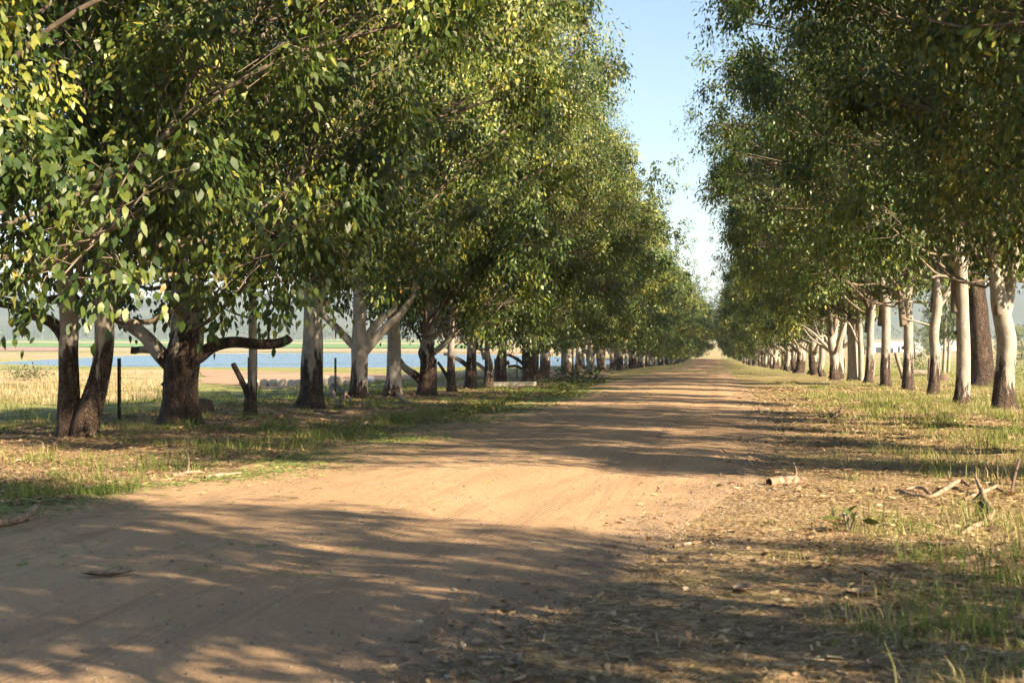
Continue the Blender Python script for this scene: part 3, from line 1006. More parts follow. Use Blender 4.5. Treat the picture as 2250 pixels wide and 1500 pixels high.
# right row
gum('crooked gum with patchy peeling bark, nearest trunk at the right edge', (2208, 899), 1,
    [[(2206, 896, 52), (2206, 850, 44), (2210, 800, 42), (2212, 750, 42), (2204, 705, 40), (2196, 665, 38), (2190, 620, 30), (2180, 560, 24), (2185, 480, 18)],
     [(2208, 700, 24), (2216, 660, 24), (2222, 615, 22), (2230, 560, 18), (2236, 480, 14)]],
    [[RO, (2224, 735, 10), (2230, 727, 9), (2228, 722, 7)], [SM, (2200, 640, 12), (2225, 600, 11), (2245, 560, 9)]],
    0.95, RR_[0], 0.1, (0.86, 0.85, 0.85), (0, 0), roughs=[None, SM])
gum('tall straight pale gum dappled with light, forking high, beside the thick brown trunk', (2114, 886), 1,
    [[(2114, 882, 35), (2116, 845, 31), (2117, 780, 30), (2115, 700, 28), (2113, 620, 27), (2110, 575, 26), (2110, 500, 16), (2108, 420, 12)],
     [(2110, 595, 18), (2100, 555, 16), (2084, 510, 14), (2065, 470, 11), (2050, 420, 8)],
     [(2114, 600, 16), (2128, 570, 14), (2145, 530, 12), (2160, 480, 9)]],
    [[SM, (2104, 618, 7), (2085, 609, 7), (2060, 606, 6), (2045, 612, 5)], [RO, (2102, 732, 8), (2097, 730, 8)], [RO, (2118, 605, 8), (2135, 600, 7), (2160, 604, 5)]],
    0.55, RR_[1], 0.3, (0.93, 0.9, 0.95), (0, 0), roughs=[None, SM, SM])
gum('grey gum with a two-pronged fork, third trunk from the right edge of the verge', (2052, 869), 1,
    [[(2050, 866, 27), (2053, 830, 23), (2055, 780, 22), (2052, 740, 21), (2056, 700, 20), (2060, 665, 21), (2058, 620, 13), (2062, 560, 10)],
     [(2062, 675, 14), (2074, 655, 13), (2086, 635, 13), (2092, 612, 12), (2090, 560, 9)]],
    [[SM, (2060, 720, 6), (2020, 708, 5), (1985, 700, 4)]],
    1.15, RR_[2], -0.3, (1.12, 0.95, 1.05), (0, 0), roughs=[None, SM])
gum('straight cream gum with knobbly brown foot, fourth from the right edge', (1995, 857), 1,
    [[(1995, 854, 27), (1995, 820, 24), (1996, 780, 21), (1996, 710, 20), (1995, 660, 19), (2000, 600, 12)],
     [(1992, 665, 13), (1985, 640, 12), (1980, 610, 9)]],
    [[RO, (1986, 763, 7), (1981, 765, 7)]],
    1.35, RR_[0], 0.25, (1.12, 0.9, 0.95), (0, 0), roughs=[None, SM])
gum('pale brown gum in front of a leaning fence post', (1946, 849), 1,
    [[(1947, 846, 24), (1945, 815, 22), (1946, 770, 20), (1947, 700, 18), (1944, 655, 20), (1940, 610, 13)], [(1950, 662, 12), (1955, 640, 11), (1958, 610, 9)]],
    [], 1.5, RR_[1], -0.2, (1.12, 1, 1), (0, 0), roughs=[None, SM])
gum('slim mottled gum left of the leaning post, its top bending outwards', (1908, 841), 1,
    [[(1908, 838, 19), (1910, 810, 17), (1912, 760, 16), (1914, 705, 14), (1920, 660, 11)]],
    [[SM, (1914, 710, 7), (1922, 690, 7)]], 1.25, RR_[2], 0.2, (1.1, 0.9, 0.95), (0, 0))
gum('white-stemmed young gum crossed by a thin slanting branch', (1892, 838), 1,
    [[(1892, 836, 13), (1892, 790, 13), (1890, 740, 12), (1888, 690, 10)]],
    [[SM, (1893, 770, 6), (1880, 740, 6), (1868, 715, 5), (1855, 700, 4)]], 0.2, RR_[0], -0.5, (0.85, 0.85, 0.9), (0, 0))
gum('thick bleached trunk, whitest in the right row', (1874, 838), 1,
    [[(1874, 835, 25), (1874, 800, 22), (1873, 750, 21), (1872, 700, 18)]], [], -0.5, RR_[1], 0.2, (1, 1, 0.95), (0, 0))
gum('massive rough brown trunk standing behind the tall straight pale gum', (2160, 851), 1,
    [[(2160, 848, 66), (2158, 815, 54), (2154, 760, 48), (2149, 690, 44), (2143, 620, 40), (2138, 540, 36), (2136, 470, 30)]], [], 30.0, RR_[2], 0.0, (0.8, 1, 1.1), (1.0, 0))

# generic trunks and limbs for the rest of both rows
TRUNKS = []
for k in range(7):
    r_ = np.random.default_rng(900 + k)
    tb = Tubes()
    hs = np.array([-0.3, 0, 0.6, 1.4, 2.4, 3.6, 5.0, 6.5])
    jx = np.cumsum(r_.normal(0, 0.09, 8)) * np.array([0, 0, 1, 1, 1, 1, 1, 1])
    jy = np.cumsum(r_.normal(0, 0.09, 8)) * np.array([0, 0, 1, 1, 1, 1, 1, 1])
    r0 = [0.34, 0.27, 0.42, 0.30, 0.24, 0.36, 0.31][k]
    stock = [1.0, 0.6, 1.5, 0.8, 0.4, 1.2, 1.9][k]
    tb.add(np.c_[jx, jy, hs], r0 * np.array([1.1, 1.05, 0.95, 0.9, 0.86, 0.72, 0.6, 0.5]), 14, 0.14, 0.06, hs - stock, True, 0.25, seed=k)
    tm = tb.obj('trunk', M['bark'], mesh_only=True)
    lms = []
    for j in range(r_.integers(1, 4)):
        tb = Tubes()
        a = r_.uniform(0, 6.28)
        h0 = r_.uniform(1.3, 3.2)
        d = np.array([math.cos(a), math.sin(a), 0])
        st = np.array([np.interp(h0, hs, jx), np.interp(h0, hs, jy), h0])
        tb.add([st, st + d * 0.5 + UP * 0.3, st + d * 1.1 + UP * r_.uniform(0.5, 1.1), st + d * 1.8 + UP * r_.uniform(1.0, 2.2), st + d * 2.6 + UP * 2.4],
               r0 * np.array([0.5, 0.42, 0.33, 0.2, 0.06]), 8, 0.15, 0.06, np.array([h0 - stock, 0.2, 1, 1, 1]), True, seed=k * 5 + j)
        lms.append(tb.obj('limb', M['bark'], mesh_only=True))
    TRUNKS.append((tm, lms))

ORD = ['first', 'second', 'third', 'fourth', 'fifth', 'sixth', 'seventh', 'eighth', 'ninth', 'tenth', 'eleventh', 'twelfth', 'thirteenth', 'fourteenth', 'fifteenth',
       'sixteenth', 'seventeenth', 'eighteenth', 'nineteenth', 'twentieth', 'twenty-first', 'twenty-second', 'twenty-third', 'twenty-fourth', 'twenty-fifth']


def generic(x, y, side, k, label, crown, scl, rot, r_, zo=0.0, limbs=True):
    z = terrain(np.array([x]), np.array([y]))[0]
    root = tree_root(label, (x, y, z), side)
    tm, lms = TRUNKS[k]
    a = r_.uniform(0, 6.28)
    s = r_.uniform(0.85, 1.2)
    for nm, me in [('trunk', tm)] + [('limb', q) for q in (lms if limbs else [])]:
        o = link(nm, me, root)
        o.rotation_euler = (0, 0, a)
        o.scale = (s, s, 1)
    put_crown(root, crown, (0, 0), rot + (0 if side < 0 else math.pi), scl, zo)
    return root


r_ = np.random.default_rng(77)
# left row: two trees out of view whose limbs hang into the picture, then the far trunks
generic(-13.0, 20.6, -1, 2, 'gum hidden past the left edge, its leafy boughs hanging in at upper left', L[3], (1.1, 1.0, 1), 0.15, r_, 0.0, False)
Yl = list(np.arange(97.5, 250, 4.6)) + list(np.arange(252, 440, 7.0))
FARL = 'distant gum far down the left row, its trunk merging with its neighbours'
for i, y in enumerate(Yl):
    x = (-12.4 + r_.normal(0, 0.35) + (0.0 if i % 3 else -1.0)) * (1 - 0.3 * float(sstep(240, 430, y)))
    lab = ('gum trunk in the dense far part of the left row, %s from the lake side' % ORD[12 + i]) if i < 12 else FARL
    if i < 12:
        lab = '%s gum back along the left row, its %s trunk partly hidden' % (ORD[12 + i], ['pale', 'brown-footed', 'dark', 'slim', 'thick', 'blotchy', 'rough'][i % 7])
    cr = L[i % 4] if y < 120 else CROWN_F[i % 3]
    q = r_.uniform(0.9, 1.1)
    generic(x, y + r_.normal(0, 0.5), -1, int(r_.integers(0, 7)), lab, cr, (q * r_.uniform(0.82, 1.1) * (1 + 0.22 * float(sstep(130, 330, y))), r_.uniform(0.9, 1.2), r_.uniform(0.72, 1.12)), r_.normal(0, 0.45), r_, 1.1 * (1 - float(sstep(180, 320, y))))
FARR = 'distant gum far down the right row, its trunk merging with its neighbours'
Yr = [101, 107, 114, 122, 130, 138] + list(np.arange(146, 440, 7.2))
for i, y in enumerate(Yr):
    x = 8.6 + r_.normal(0, 0.3) - 2.2 * float(sstep(220, 430, y))
    lab = FARR if i >= 12 else '%s gum back along the right row, a %s lit trunk' % (ORD[9 + i], ['pale', 'slim', 'thick', 'brown-footed', 'leaning', 'blotchy'][i % 6])
    cr = RR_[i % 3] if y < 118 else CROWN_F[(i + 1) % 3]
    q = r_.uniform(0.95, 1.1)
    generic(x, y + r_.normal(0, 0.6), 1, int(r_.integers(0, 7)), lab, cr, (q * r_.uniform(0.78, 1.08), r_.uniform(0.8, 1.05), r_.uniform(0.72, 1.08)), r_.normal(0, 0.4), r_, 0.0 if y < 118 else 1.6 * (1 - float(sstep(180, 300, y))))
# right row beside and behind the camera: they throw the shadows on the near road
for i, (x, y, sx, rz) in enumerate([(8.8, 34.5, 0.95, 0.2), (8.6, 26, 0.9, -0.3), (8.9, 16.2, 0.82, 0.1), (9.0, 3.9, 1.0, 0.1), (8.6, -2.0, 1.05, -0.2), (8.8, -8.5, 1.0, 0.5), (8.5, 21.6, 0.85, -0.2), (8.8, 30.4, 0.85, 0.3)]):
    lab = ['gum just past the right edge, its boughs filling the upper right corner', 'gum past the right edge whose dark foliage hangs over the verge',
           'gum beside the viewer whose blurred leaves hang at the top right', 'gum standing beside the viewer, seen by its shadow on the near road',
           'gum standing behind the viewer, seen by its shadow on the near road', 'gum farther behind the viewer, seen by its shadow on the road',
           'gum past the right edge whose boughs darken the upper right middle', 'gum past the right edge hanging over the crooked nearest trunk'][i]
    generic(x, y, 1, i % 7, lab, RR_[i % 3] if i != 4 else CROWN_L[1], (sx, 0.95 if i in (4, 5) else 0.8, [0.88, 0.80, 0.72, 0.9, 0.95, 0.9, 0.72, 0.8][i]), rz, r_, -1.6 if 3 <= i < 6 else 0.0)

# ------------------------------------------------------------------ fences
fence = empty('wire_fence', (-14.5, 33, terrain(np.array([-14.5]), np.array([33.0]))[0]))
tag(fence, 'wire fence on black steel pickets behind the left tree row', 'fence')
fo = np.array(fence.location)
tb = Tubes()
h = 1.48
star = []
for a in range(3):
    th = a * 2.094 + 0.3
    d = np.array([math.cos(th), math.sin(th)])
    nrm = np.array([-d[1], d[0]])
    for s in (0.004, 0.034):
        star.append((d * s, nrm * 0.005))
PV, PF = [], []
for a in range(3):
    (p0, n0), (p1, n1) = star[2 * a], star[2 * a + 1]
    b0 = len(PV)
    for zz in (-0.3, h):
        for q in (p0 - n0, p0 + n0, p1 + n1, p1 - n1):
            PV.append((q[0] * 1.5, q[1] * 1.5, zz))
    for f in ((0, 1, 5, 4), (1, 2, 6, 5), (2, 3, 7, 6), (3, 0, 4, 7), (4, 5, 6, 7)):
        PF.append([b0 + v for v in f])
picket = mesh_obj('post', PV, PF, M['steel'], None, None, False, mesh_only=True)
tb = Tubes()
tb.add([(0.02, -0.05, 0), (0.02, 0.05, 0)], [0.028, 0.028], 8, None, 0, None)
clip = tb.obj('clip', M['steel'], mesh_only=True)
WZ = [0.35, 0.68, 1.0, 1.3]
fy = np.arange(23.0, 134, 10)
fpts = []
for y in fy:
    x = -14.5 + 0.05 * math.sin(y)
    z = terrain(np.array([x]), np.array([y]))[0]
    o = link('post', picket, fence, (x - fo[0], y - fo[1], z - fo[2]))
    fpts.append(np.array([x, y, z]) - fo)
    if y < 80:
        for wz in WZ[1:]:
            link('clip', clip, o, (0, 0, wz))
for wz in WZ:
    tb = Tubes()
    pp = []
    for a, b in zip(fpts[:-1], fpts[1:]):
        for k in np.linspace(0, 1, 5)[:-1]:
            pp.append(a * (1 - k) + b * k + UP * (wz - 0.05 * 4 * k * (1 - k)))
    tb.add(pp, np.full(len(pp), 0.0028), 4)
    tb.obj('wire', M['wire'], fence)

rf = empty('timber_fence', (13.6, 70, terrain(np.array([13.6]), np.array([70.0]))[0]))
tag(rf, 'old timber-posted wire fence behind the right tree row', 'fence')
ro = np.array(rf.location)
rp = []
for y, hgt, lean, w in [(58, 1.5, 0.0, 0.12), (70, 1.95, 0.01, 0.15), (82, 1.5, -0.03, 0.1), (95, 1.5, 0.02, 0.1), (108, 2.0, -0.26, 0.16), (116, 2.0, -0.3, 0.06), (128, 1.5, 0.05, 0.1), (142, 1.5, 0, 0.1), (156, 1.5, 0, 0.1)]:
    x = 13.6
    z = terrain(np.array([x]), np.array([float(y)]))[0]
    tb = Tubes()
    tb.add([(0, 0, -0.3), (lean * 0.1, 0, 0.3), (lean * hgt * 0.6, 0.02, hgt * 0.6), (lean * hgt, 0.02, hgt)], [w * 1.1, w * 1.05, w, w * 0.92], 10, 0.15, 0.08, seed=y)
    tb.obj('post', M['post'], rf, (x - ro[0], y - ro[1], z - ro[2]))
    rp.append(np.array([x, y, z]) - ro)
for wz in (0.4, 0.75, 1.1, 1.35):
    tb = Tubes()
    tb.add([p + UP * wz for p in rp], np.full(len(rp), 0.003), 4)
    tb.obj('wire', M['wire'], rf)

# ------------------------------------------------------------------ hay bales, trough, sheds, stumps
tb = Tubes()
ths = np.linspace(-0.6, 0.6, 7)
tb.add([(-0.61, 0, 0.62), (-0.6, 0, 0.62)] + [(q, 0, 0.62) for q in (-0.55, -0.2, 0.2, 0.55)] + [(0.6, 0, 0.62)], [0.02, 0.55, 0.62, 0.635, 0.635, 0.62, 0.55], 22, None, 0.02, None, True)
bale_m = tb.obj('round_bale', M['hay'], mesh_only=True)
bx = [536, 560, 581, 601, 621, 640, 655, 722, 737]
BL = ['leftmost in the row', 'second from the left end', 'third from the left end', 'fourth from the left end', 'fifth from the left end', 'sixth from the left end',
      'just left of the stout trunk', 'right of the steel picket', 'rightmost, well right of the picket']
for x, lb in zip(bx, BL):
    p = hit(x, 849)
    o = link('round_bale', bale_m, None, (p[0], p[1], terrain(np.array([p[0]]), np.array([p[1]]))[0] - 0.06))
    o.rotation_euler = (0, 0, R(80) + random.uniform(-.3, .3))
    o.scale = [random.uniform(.64, .72)] * 3
    tag(o, 'weathered round hay bale by the brown field, ' + lb, 'hay bale', 'round hay bales below the lake')
p = hit(812, 838)
o = link('wrapped_bale', bale_m.copy(), None, (p[0], p[1], terrain(np.array([p[0]]), np.array([p[1]]))[0] - 0.05))
o.data.materials.clear()
o.data.materials.append(M['wrap'])
o.scale = (0.7, 0.5, 0.48)
tag(o, 'white wrapped bale lying between two trunks near the lake', 'hay bale')


def box_mesh(name, sx, sy, sz, mat, bev=0.0):
    import bmesh
    bm = bmesh.new()
    bmesh.ops.create_cube(bm, size=1)
    for v in bm.verts:
        v.co = Vector((v.co.x * sx, v.co.y * sy, (v.co.z + 0.5) * sz))
    if bev:
        bmesh.ops.bevel(bm, geom=bm.edges[:], offset=bev, segments=2, affect='EDGES')
    me = bpy.data.meshes.new(name)
    bm.to_mesh(me)
    bm.free()
    me.materials.append(mat)
    return me


# low concrete trough beyond the fence
p = hit(1070, 848)
tr = empty('water_trough', (p[0], p[1], terrain(np.array([p[0]]), np.array([p[1]]))[0]))
tag(tr, 'long low concrete trough glimpsed between trunks before the lake', 'trough')
for dx, dy, sx, sy in ((0, -0.5, 5.2, 0.12), (0, 0.5, 5.2, 0.12), (-2.54, 0, 0.12, 0.88), (2.54, 0, 0.12, 0.88)):
    o = link('side', box_mesh('side', sx, sy, 0.24, M['concrete'], 0.02), tr, (dx, dy, 0))
link('base', box_mesh('base', 4.9, 0.86, 0.12, M['concrete']), tr)


def shed(px, d, w, dep, hgt, rot, label, doors):
    pt = CAM + d * ray(px, 745)
    z = terrain(np.array([pt[0]]), np.array([pt[1]]))[0]
    root = empty('farm_shed', (pt[0], pt[1], z))
    root.rotation_euler = (0, 0, rot)
    tag(root, label, 'shed', 'farm sheds beyond the right row')
    link('wall', box_mesh('wall', w, dep, hgt, M['sheet_metal']), root)
    rh = hgt * 0.38
    V = [(-w / 2 - .3, -dep / 2 - .3, hgt + .02), (w / 2 + .3, -dep / 2 - .3, hgt + .02), (w / 2 + .3, dep / 2 + .3, hgt + .02), (-w / 2 - .3, dep / 2 + .3, hgt + .02), (-w / 2 - .3, 0, hgt + rh), (w / 2 + .3, 0, hgt + rh)]
    me = bpy.data.meshes.new('roof')
    me.from_pydata(V, [], [(0, 1, 5, 4), (2, 3, 4, 5), (1, 2, 5), (3, 0, 4), (0, 3, 2, 1)])
    me.materials.append(M['roof_metal'])
    link('roof', me, root)
    for dx, dw, dh in doors:
        link('door', box_mesh('door', dw, 0.1, dh, M['glass_dark']), root, (dx, -dep / 2 - 0.03, 0.02))
    return root


shed(1938, 620, 11, 8, 3.2, 0.2, 'white farm shed seen left of the leaning fence post', [(-2.5, 3, 2.5), (2.8, 2, 2.2)])
shed(1985, 640, 15, 9, 3.4, 0.1, 'long pale-roofed shed seen right of the leaning fence post', [(-4, 3, 2.6), (1, 3, 2.6)])
shed(2082, 700, 9, 7, 3.4, 0.0, 'small white shed seen behind the slim white-stemmed saplings', [(0, 2.5, 2.4)])


def stump(px, py, w, hgt, label, name='tree_stump', lying=False, mat='post'):
    p = hit(px, py)
    z = terrain(np.array([p[0]]), np.array([p[1]]))[0]
    tb = Tubes()
    if lying:
        tb.add([(-w, 0, hgt * 0.4), (-w * .3, 0.05, hgt * 0.5), (w * .4, 0, hgt * 0.45), (w, -0.05, hgt * 0.4)], np.array([.45, .5, .5, .42]) * hgt, 12, 0.12, 0.12, seed=px)
    else:
        tb.add([(0, 0, -0.2), (0, 0, hgt * .4), (0.03, 0, hgt)], [w, w * .85, w * .7], 14, 0.1, 0.14, None, True, 0.2, seed=px)
    o = tb.obj(name, M[mat], None, (p[0], p[1], z))
    return tag(o, label, 'stump' if not lying else 'log')


stump(2070, 836, 0.45, 0.42, 'dark burnt stump to the right of the forked grey trunk', mat='dark_twig')
stump(2018, 826, 0.9, 0.55, 'weathered fallen log beyond the verge between two right trunks', 'fallen_log', True)
stump(448, 905, 0.28, 0.35, 'small dark stump in shaded grass right of the thick-boled gum', mat='dark_twig')


# ------------------------------------------------------------------ shrubs, saplings and background trees
def bush(px, py, w, hgt, label, tint=0.3, nl=900, leaf=0.1, name='shrub', cat='shrub', stems=5, group=None):
    global rng
    rng = np.random.default_rng(int(px * 7 + py))
    p = hit(px, py)
    z = terrain(np.array([p[0]]), np.array([p[1]]))[0]
    root = empty(name, (p[0], p[1], z))
    tag(root, label, cat, group)
    tb = Tubes()
    C, A = [], []
    for k in range(stems):
        a = rng.uniform(0, 6.28)
        tip = np.array([math.cos(a) * w * .5 * rng.uniform(.3, 1), math.sin(a) * w * .5 * rng.uniform(.3, 1), hgt * rng.uniform(.6, 1)])
        tb.add([(0, 0, -0.05), tip * 0.5 + np.array([0, 0, 0.1]), tip], [0.012, 0.009, 0.004], 5, None, 0, np.full(3, 2.0))
        m = nl // stems
        off = rng.normal(0, 1, (m, 3)) * np.array([w * .16, w * .16, hgt * .17])
        t_ = rng.uniform(0.35, 1.05, m)[:, None]
        C.append(tip * t_ + off)
        A.append(off * 2 + rng.normal(0, .4, (m, 3)) + np.array([0, 0, 0.1]))
    C = np.concatenate(C)
    C[:, 2] = np.abs(C[:, 2]) + 0.02
    V, F = leaves(C, np.concatenate(A), rng.normal(0, 1, C.shape) + np.array([0, 0, .6]), leaf * rng.uniform(.5, 1.2, len(C)), rng.uniform(.6, 1.1, len(C)))
    tb.obj('stems', M['bark'], root)
    mesh_obj('foliage', V, F, M['leaf'], root, {'tint': np.repeat(np.clip(tint + rng.normal(0, .13, len(C)), 0, .9), 6)}, False)
    return root


bush(1015, 928, 0.8, 0.28, 'leafy green weed clump on the left road edge, nearest of the pair', 0.7, 260, 0.10, 'weed_clump', 'weed')
bush(1090, 910, 1.1, 0.36, 'larger leafy green weed clump on the left edge beyond its twin', 0.72, 330, 0.10, 'weed_clump', 'weed')
bush(1240, 878, 1.3, 0.4, 'pale green weed clump far up the left road edge', 0.78, 300, 0.12, 'weed_clump', 'weed')
bush(1865, 1165, 0.38, 0.14, 'small broad-leaved green weed on the sunlit right verge', 0.3, 14, 0.17, 'broadleaf_weed', 'weed', 3)
bush(2015, 822, 3.2, 1.7, 'grey-green shrub behind the fallen log', 0.25, 900, 0.16)
bush(2228, 832, 4.0, 2.2, 'grey-green shrub at the right edge behind the fence', 0.3, 900, 0.16)
bush(1985, 815, 2.6, 1.3, 'low round shrub behind the leaning fence post', 0.25, 600, 0.16)
bush(70, 838, 5.0, 1.6, 'dark green shrub in the dry grass at far left', 0.15, 700, 0.25)
bush(1240, 846, 4.0, 1.0, 'low dark shrub glimpsed in the brown field behind the trunks', 0.2, 500, 0.22)

for px, py, lb in ((2073, 822, 'slim white-stemmed sapling left of its twin behind the right fence'), (2083, 818, 'slim white-stemmed sapling right of its twin behind the right fence')):
    p = hit(px, py)
    z = terrain(np.array([p[0]]), np.array([p[1]]))[0]
    D = float((p - CAM) @ FW)
    root = empty('sapling', (p[0], p[1], z))
    tag(root, lb, 'tree', 'white-stemmed saplings behind the right fence')
    tb = Tubes()
    tb.add([(0, 0, -.2), (0.1, 0, 2), (0.15, 0, 4.5), (0.3, 0, 7), (0.2, 0, 9)], [0.2, 0.17, 0.15, 0.1, 0.05], 10, 0.4, 0.05, np.full(5, 3.0))
    tb.obj('trunk', M['bark'], root)
    tb = Tubes()
    tb.add([(0.1, 0, 2.6), (0.8, 0, 4.2), (1.3, 0, 6.5)], [0.1, 0.08, 0.05], 8, 0.4, 0.05, np.full(3, 3.0))
    tb.obj('limb', M['bark'], root)
    o = link('crown', CROWN_F[1][0], root, (0, 0, 2.5))
    o.scale = (0.4, 0.5, 0.42)

# trees across the paddocks to the right
for i, (px, d, s, lb) in enumerate([(2010, 430, 0.62, 'dense dark tree standing by the sheds left of the saplings'), (2050, 520, 0.7, 'dark paddock tree right behind the sheds'),
                                    (2245, 420, 0.6, 'lone paddock tree at the far right edge'), (1900, 560, 0.7, 'dark tree left of the white farm shed'),
                                    (2150, 600, 0.75, 'paddock tree hidden mostly by the massive brown trunk'), (2200, 640, 0.7, 'grey-green paddock tree seen right of the massive brown trunk')]):
    pt = CAM + d * ray(px, 745)
    z = terrain(np.array([pt[0]]), np.array([pt[1]]))[0]
    root = empty('paddock_tree', (pt[0], pt[1], z))
    tag(root, lb, 'tree', 'trees across the right paddock')
    link('trunk', TRUNKS[i % 7][0], root)
    o = link('crown', CROWN_F[i % 3][0], root, (0, 0, -1.2))
    o.scale = (s, s * 1.5, s)
    o.rotation_euler = (0, 0, i * 1.1)

# far woods at the foot of the hills: one mass
rng = np.random.default_rng(41)
C, S, T_ = [], [], []
tbw = Tubes()
for k in range(420):
    if k < 300:
        X = rng.uniform(-2600, 150)
        Y = rng.uniform(1850, 2250)
    else:
        X = rng.uniform(150, 1900)
        Y = rng.uniform(1500, 2200)
    z = terrain(np.array([X]), np.array([Y]))[0]
    hgt = rng.uniform(10, 24)
    m = 45
    u = rng.normal(0, 1, (m, 3)) * np.array([hgt * .20, hgt * .20, hgt * .2]) + np.array([X, Y, z + hgt * .6])
    u[:, 2] = np.maximum(u[:, 2], z + 0.6)
    C.append(u)
    S.append(rng.uniform(1.5, 4.0, m))
    T_.append(np.full(m, rng.uniform(0.1, 0.55)))
    tbw.add([(X, Y, z - 1), (X + rng.normal(0, .6), Y, z + hgt * .8)], [0.4, 0.15], 4, None, 0, np.full(2, 3.0))
C = np.concatenate(C)
V, F = leaves(C, rng.normal(0, 1, C.shape), rng.normal(0, 1, C.shape), np.concatenate(S), np.full(len(C), 1.5))
far = mesh_obj('far_woods', V, F, M['leaf'], None, {'tint': np.repeat(np.concatenate(T_), 6)}, False)
tag(far, 'hazy belt of woods at the foot of the hills', 'woods', kind='stuff')
tbw.obj('trunks', M['bark'], far)


# ------------------------------------------------------------------ ground cover
def in_view(X, Y, m=0.06):
    d = X * FW[0] + Y * FW[1]
    l = X * RT[0] + Y * RT[1]
    u = l / np.maximum(d, 0.1)
    return (d > 3.0) & (np.abs(u) < 0.36 + m)


def blades(X, Y, h, w, tint, lean=0.5):
    N = len(X)
    Z = surf(X, Y) - 0.01
    a = rng.uniform(0, 2 * np.pi, N)
    d = np.stack([np.cos(a), np.sin(a), np.zeros(N)], 1)
    s = np.stack([-np.sin(a + rng.normal(0, .6, N)), np.cos(a), np.zeros(N)], 1)
    ln = (np.abs(rng.normal(0, lean, N)) * h)[:, None]
    b = np.stack([X, Y, Z], 1)
    hw = (w * .5)[:, None]
    m = b + d * ln * 0.3 + UP * (h * 0.6)[:, None]
    tip = b + d * ln + UP * (h * rng.uniform(.75, 1.0, N))[:, None]
    V = np.stack([b - s * hw, b + s * hw, m - s * hw * .75, m + s * hw * .75, tip], 1)
    F = np.array([[0, 1, 3], [0, 3, 2], [2, 3, 4]])[None] + (np.arange(N) * 5)[:, None, None]
    return V.reshape(-1, 3), F.reshape(-1, 3), np.repeat(tint, 5)


def tufts(n, xr, yr, mask, per, h0, dry, name, label, ypow=1.7):
    """n tuft positions spread denser towards the camera."""
    Y = yr[0] + (yr[1] - yr[0]) * rng.uniform(0, 1, n) ** ypow
    X = rng.uniform(xr[0], xr[1], n)
    k = in_view(X, Y) & (rng.uniform(0, 1, n) < mask(X, Y))
    X, Y = X[k], Y[k]
    m = len(X)
    cnt = rng.integers(per // 2, per + per // 2, m)
    i = np.repeat(np.arange(m), cnt)
    big = np.where(rng.uniform(size=m) < 0.12, rng.uniform(1.3, 2.2, m), rng.uniform(.35, 1.0, m))
    cnt = np.maximum(3, (cnt * (0.5 + 0.75 * big)).astype(int))
    i = np.repeat(np.arange(m), cnt)
    sp = 0.03 + 0.07 * big
    gx_ = X[i] + rng.normal(0, 1, len(i)) * sp[i]
    gy_ = Y[i] + rng.normal(0, 1, len(i)) * sp[i]
    h = h0 * big[i] * rng.uniform(.45, 1.15, len(i))
    w = 0.0035 + 0.00016 * np.clip(gy_, 0, 80) + rng.uniform(0, .003, len(i))
    tt = np.clip(dry(X, Y)[i] + rng.normal(0, .12, len(i)) + np.repeat(rng.normal(0, .12, m), cnt), 0, 1)
    V, F, T = blades(gx_, gy_, h, w, tt, 0.95)
    o = mesh_obj(name, V, F, M['grass'], None, {'tint': T}, False)
    return tag(o, label, 'grass', kind='stuff')


rng = np.random.default_rng(51)
tufts(12000, (-15.5, -6.3), (14, 95), lambda X, Y: 0.06 + 0.9 * sstep(.48, .66, fbm(X, Y, 2.4, 61)) * (0.5 + 0.5 * sstep(-10, -7.5, X)), 17, 0.14,
      lambda X, Y: 0.10 + 0.66 * fbm(X, Y, 1.7, 63), 'verge_grass', 'patchy green and straw grass on the left verge')
tufts(19000, (0.3, 15), (5.5, 95), lambda X, Y: sstep(0.5, 2.6, X - road_right(Y)) * (0.07 + 0.9 * sstep(.47, .64, fbm(X, Y, 2.1, 65))) + 0.25 * sstep(6, 9, X), 17, 0.125,
      lambda X, Y: 0.46 + 0.58 * fbm(X, Y, 1.5, 67), 'verge_grass', 'patchy yellow and green grass on the right verge')
tufts(2600, (-9.6, -6.4), (13, 75), lambda X, Y: np.exp(-((X - road_left(Y) + 0.75) / 0.5) ** 2) * (.3 + .7 * sstep(.4, .6, fbm(X, Y, 1.5, 111))), 22, 0.16,
      lambda X, Y: 0.26 + 0.42 * fbm(X, Y, 1.2, 113), 'roadside_grass', 'fringe of taller green grass along the left road edge', 1.3)
tufts(5600, (2, 12), (6.5, 60), lambda X, Y: sstep(1.8, 5.5, X) * (.15 + .85 * sstep(.42, .58, fbm(X, Y, 1.8, 115))), 20, 0.16,
      lambda X, Y: 0.28 + 0.45 * fbm(X, Y, 1.2, 117), 'verge_grass', 'taller yellow-green grass patches towards the right trunks', 1.3)
tufts(650, (0.0, 5.5), (5.5, 14), lambda X, Y: sstep(0.5, 1.8, X - road_right(Y)) * sstep(.45, .6, fbm(X, Y, 1.0, 119)), 22, 0.15,
      lambda X, Y: 0.15 + 0.4 * fbm(X, Y, 0.9, 121), 'verge_grass', 'fresh green grass tufts on the nearest right verge', 1.0)
tufts(6500, (-75, -15), (28, 150), lambda X, Y: 0.35 + 0.5 * fbm(X, Y, 5, 69), 12, 0.26, lambda X, Y: 0.22 + 0.35 * fbm(X, Y, 6, 71), 'paddock_grass',
      'shaded green paddock grass behind the left fence', 1.2)
tufts(3500, (13, 45), (45, 160), lambda X, Y: 0.3 + 0.6 * fbm(X, Y, 5, 73), 11, 0.30, lambda X, Y: 0.4 + 0.4 * fbm(X, Y, 6, 75), 'paddock_grass',
      'tall yellow-green grass behind the right fence', 1.2)

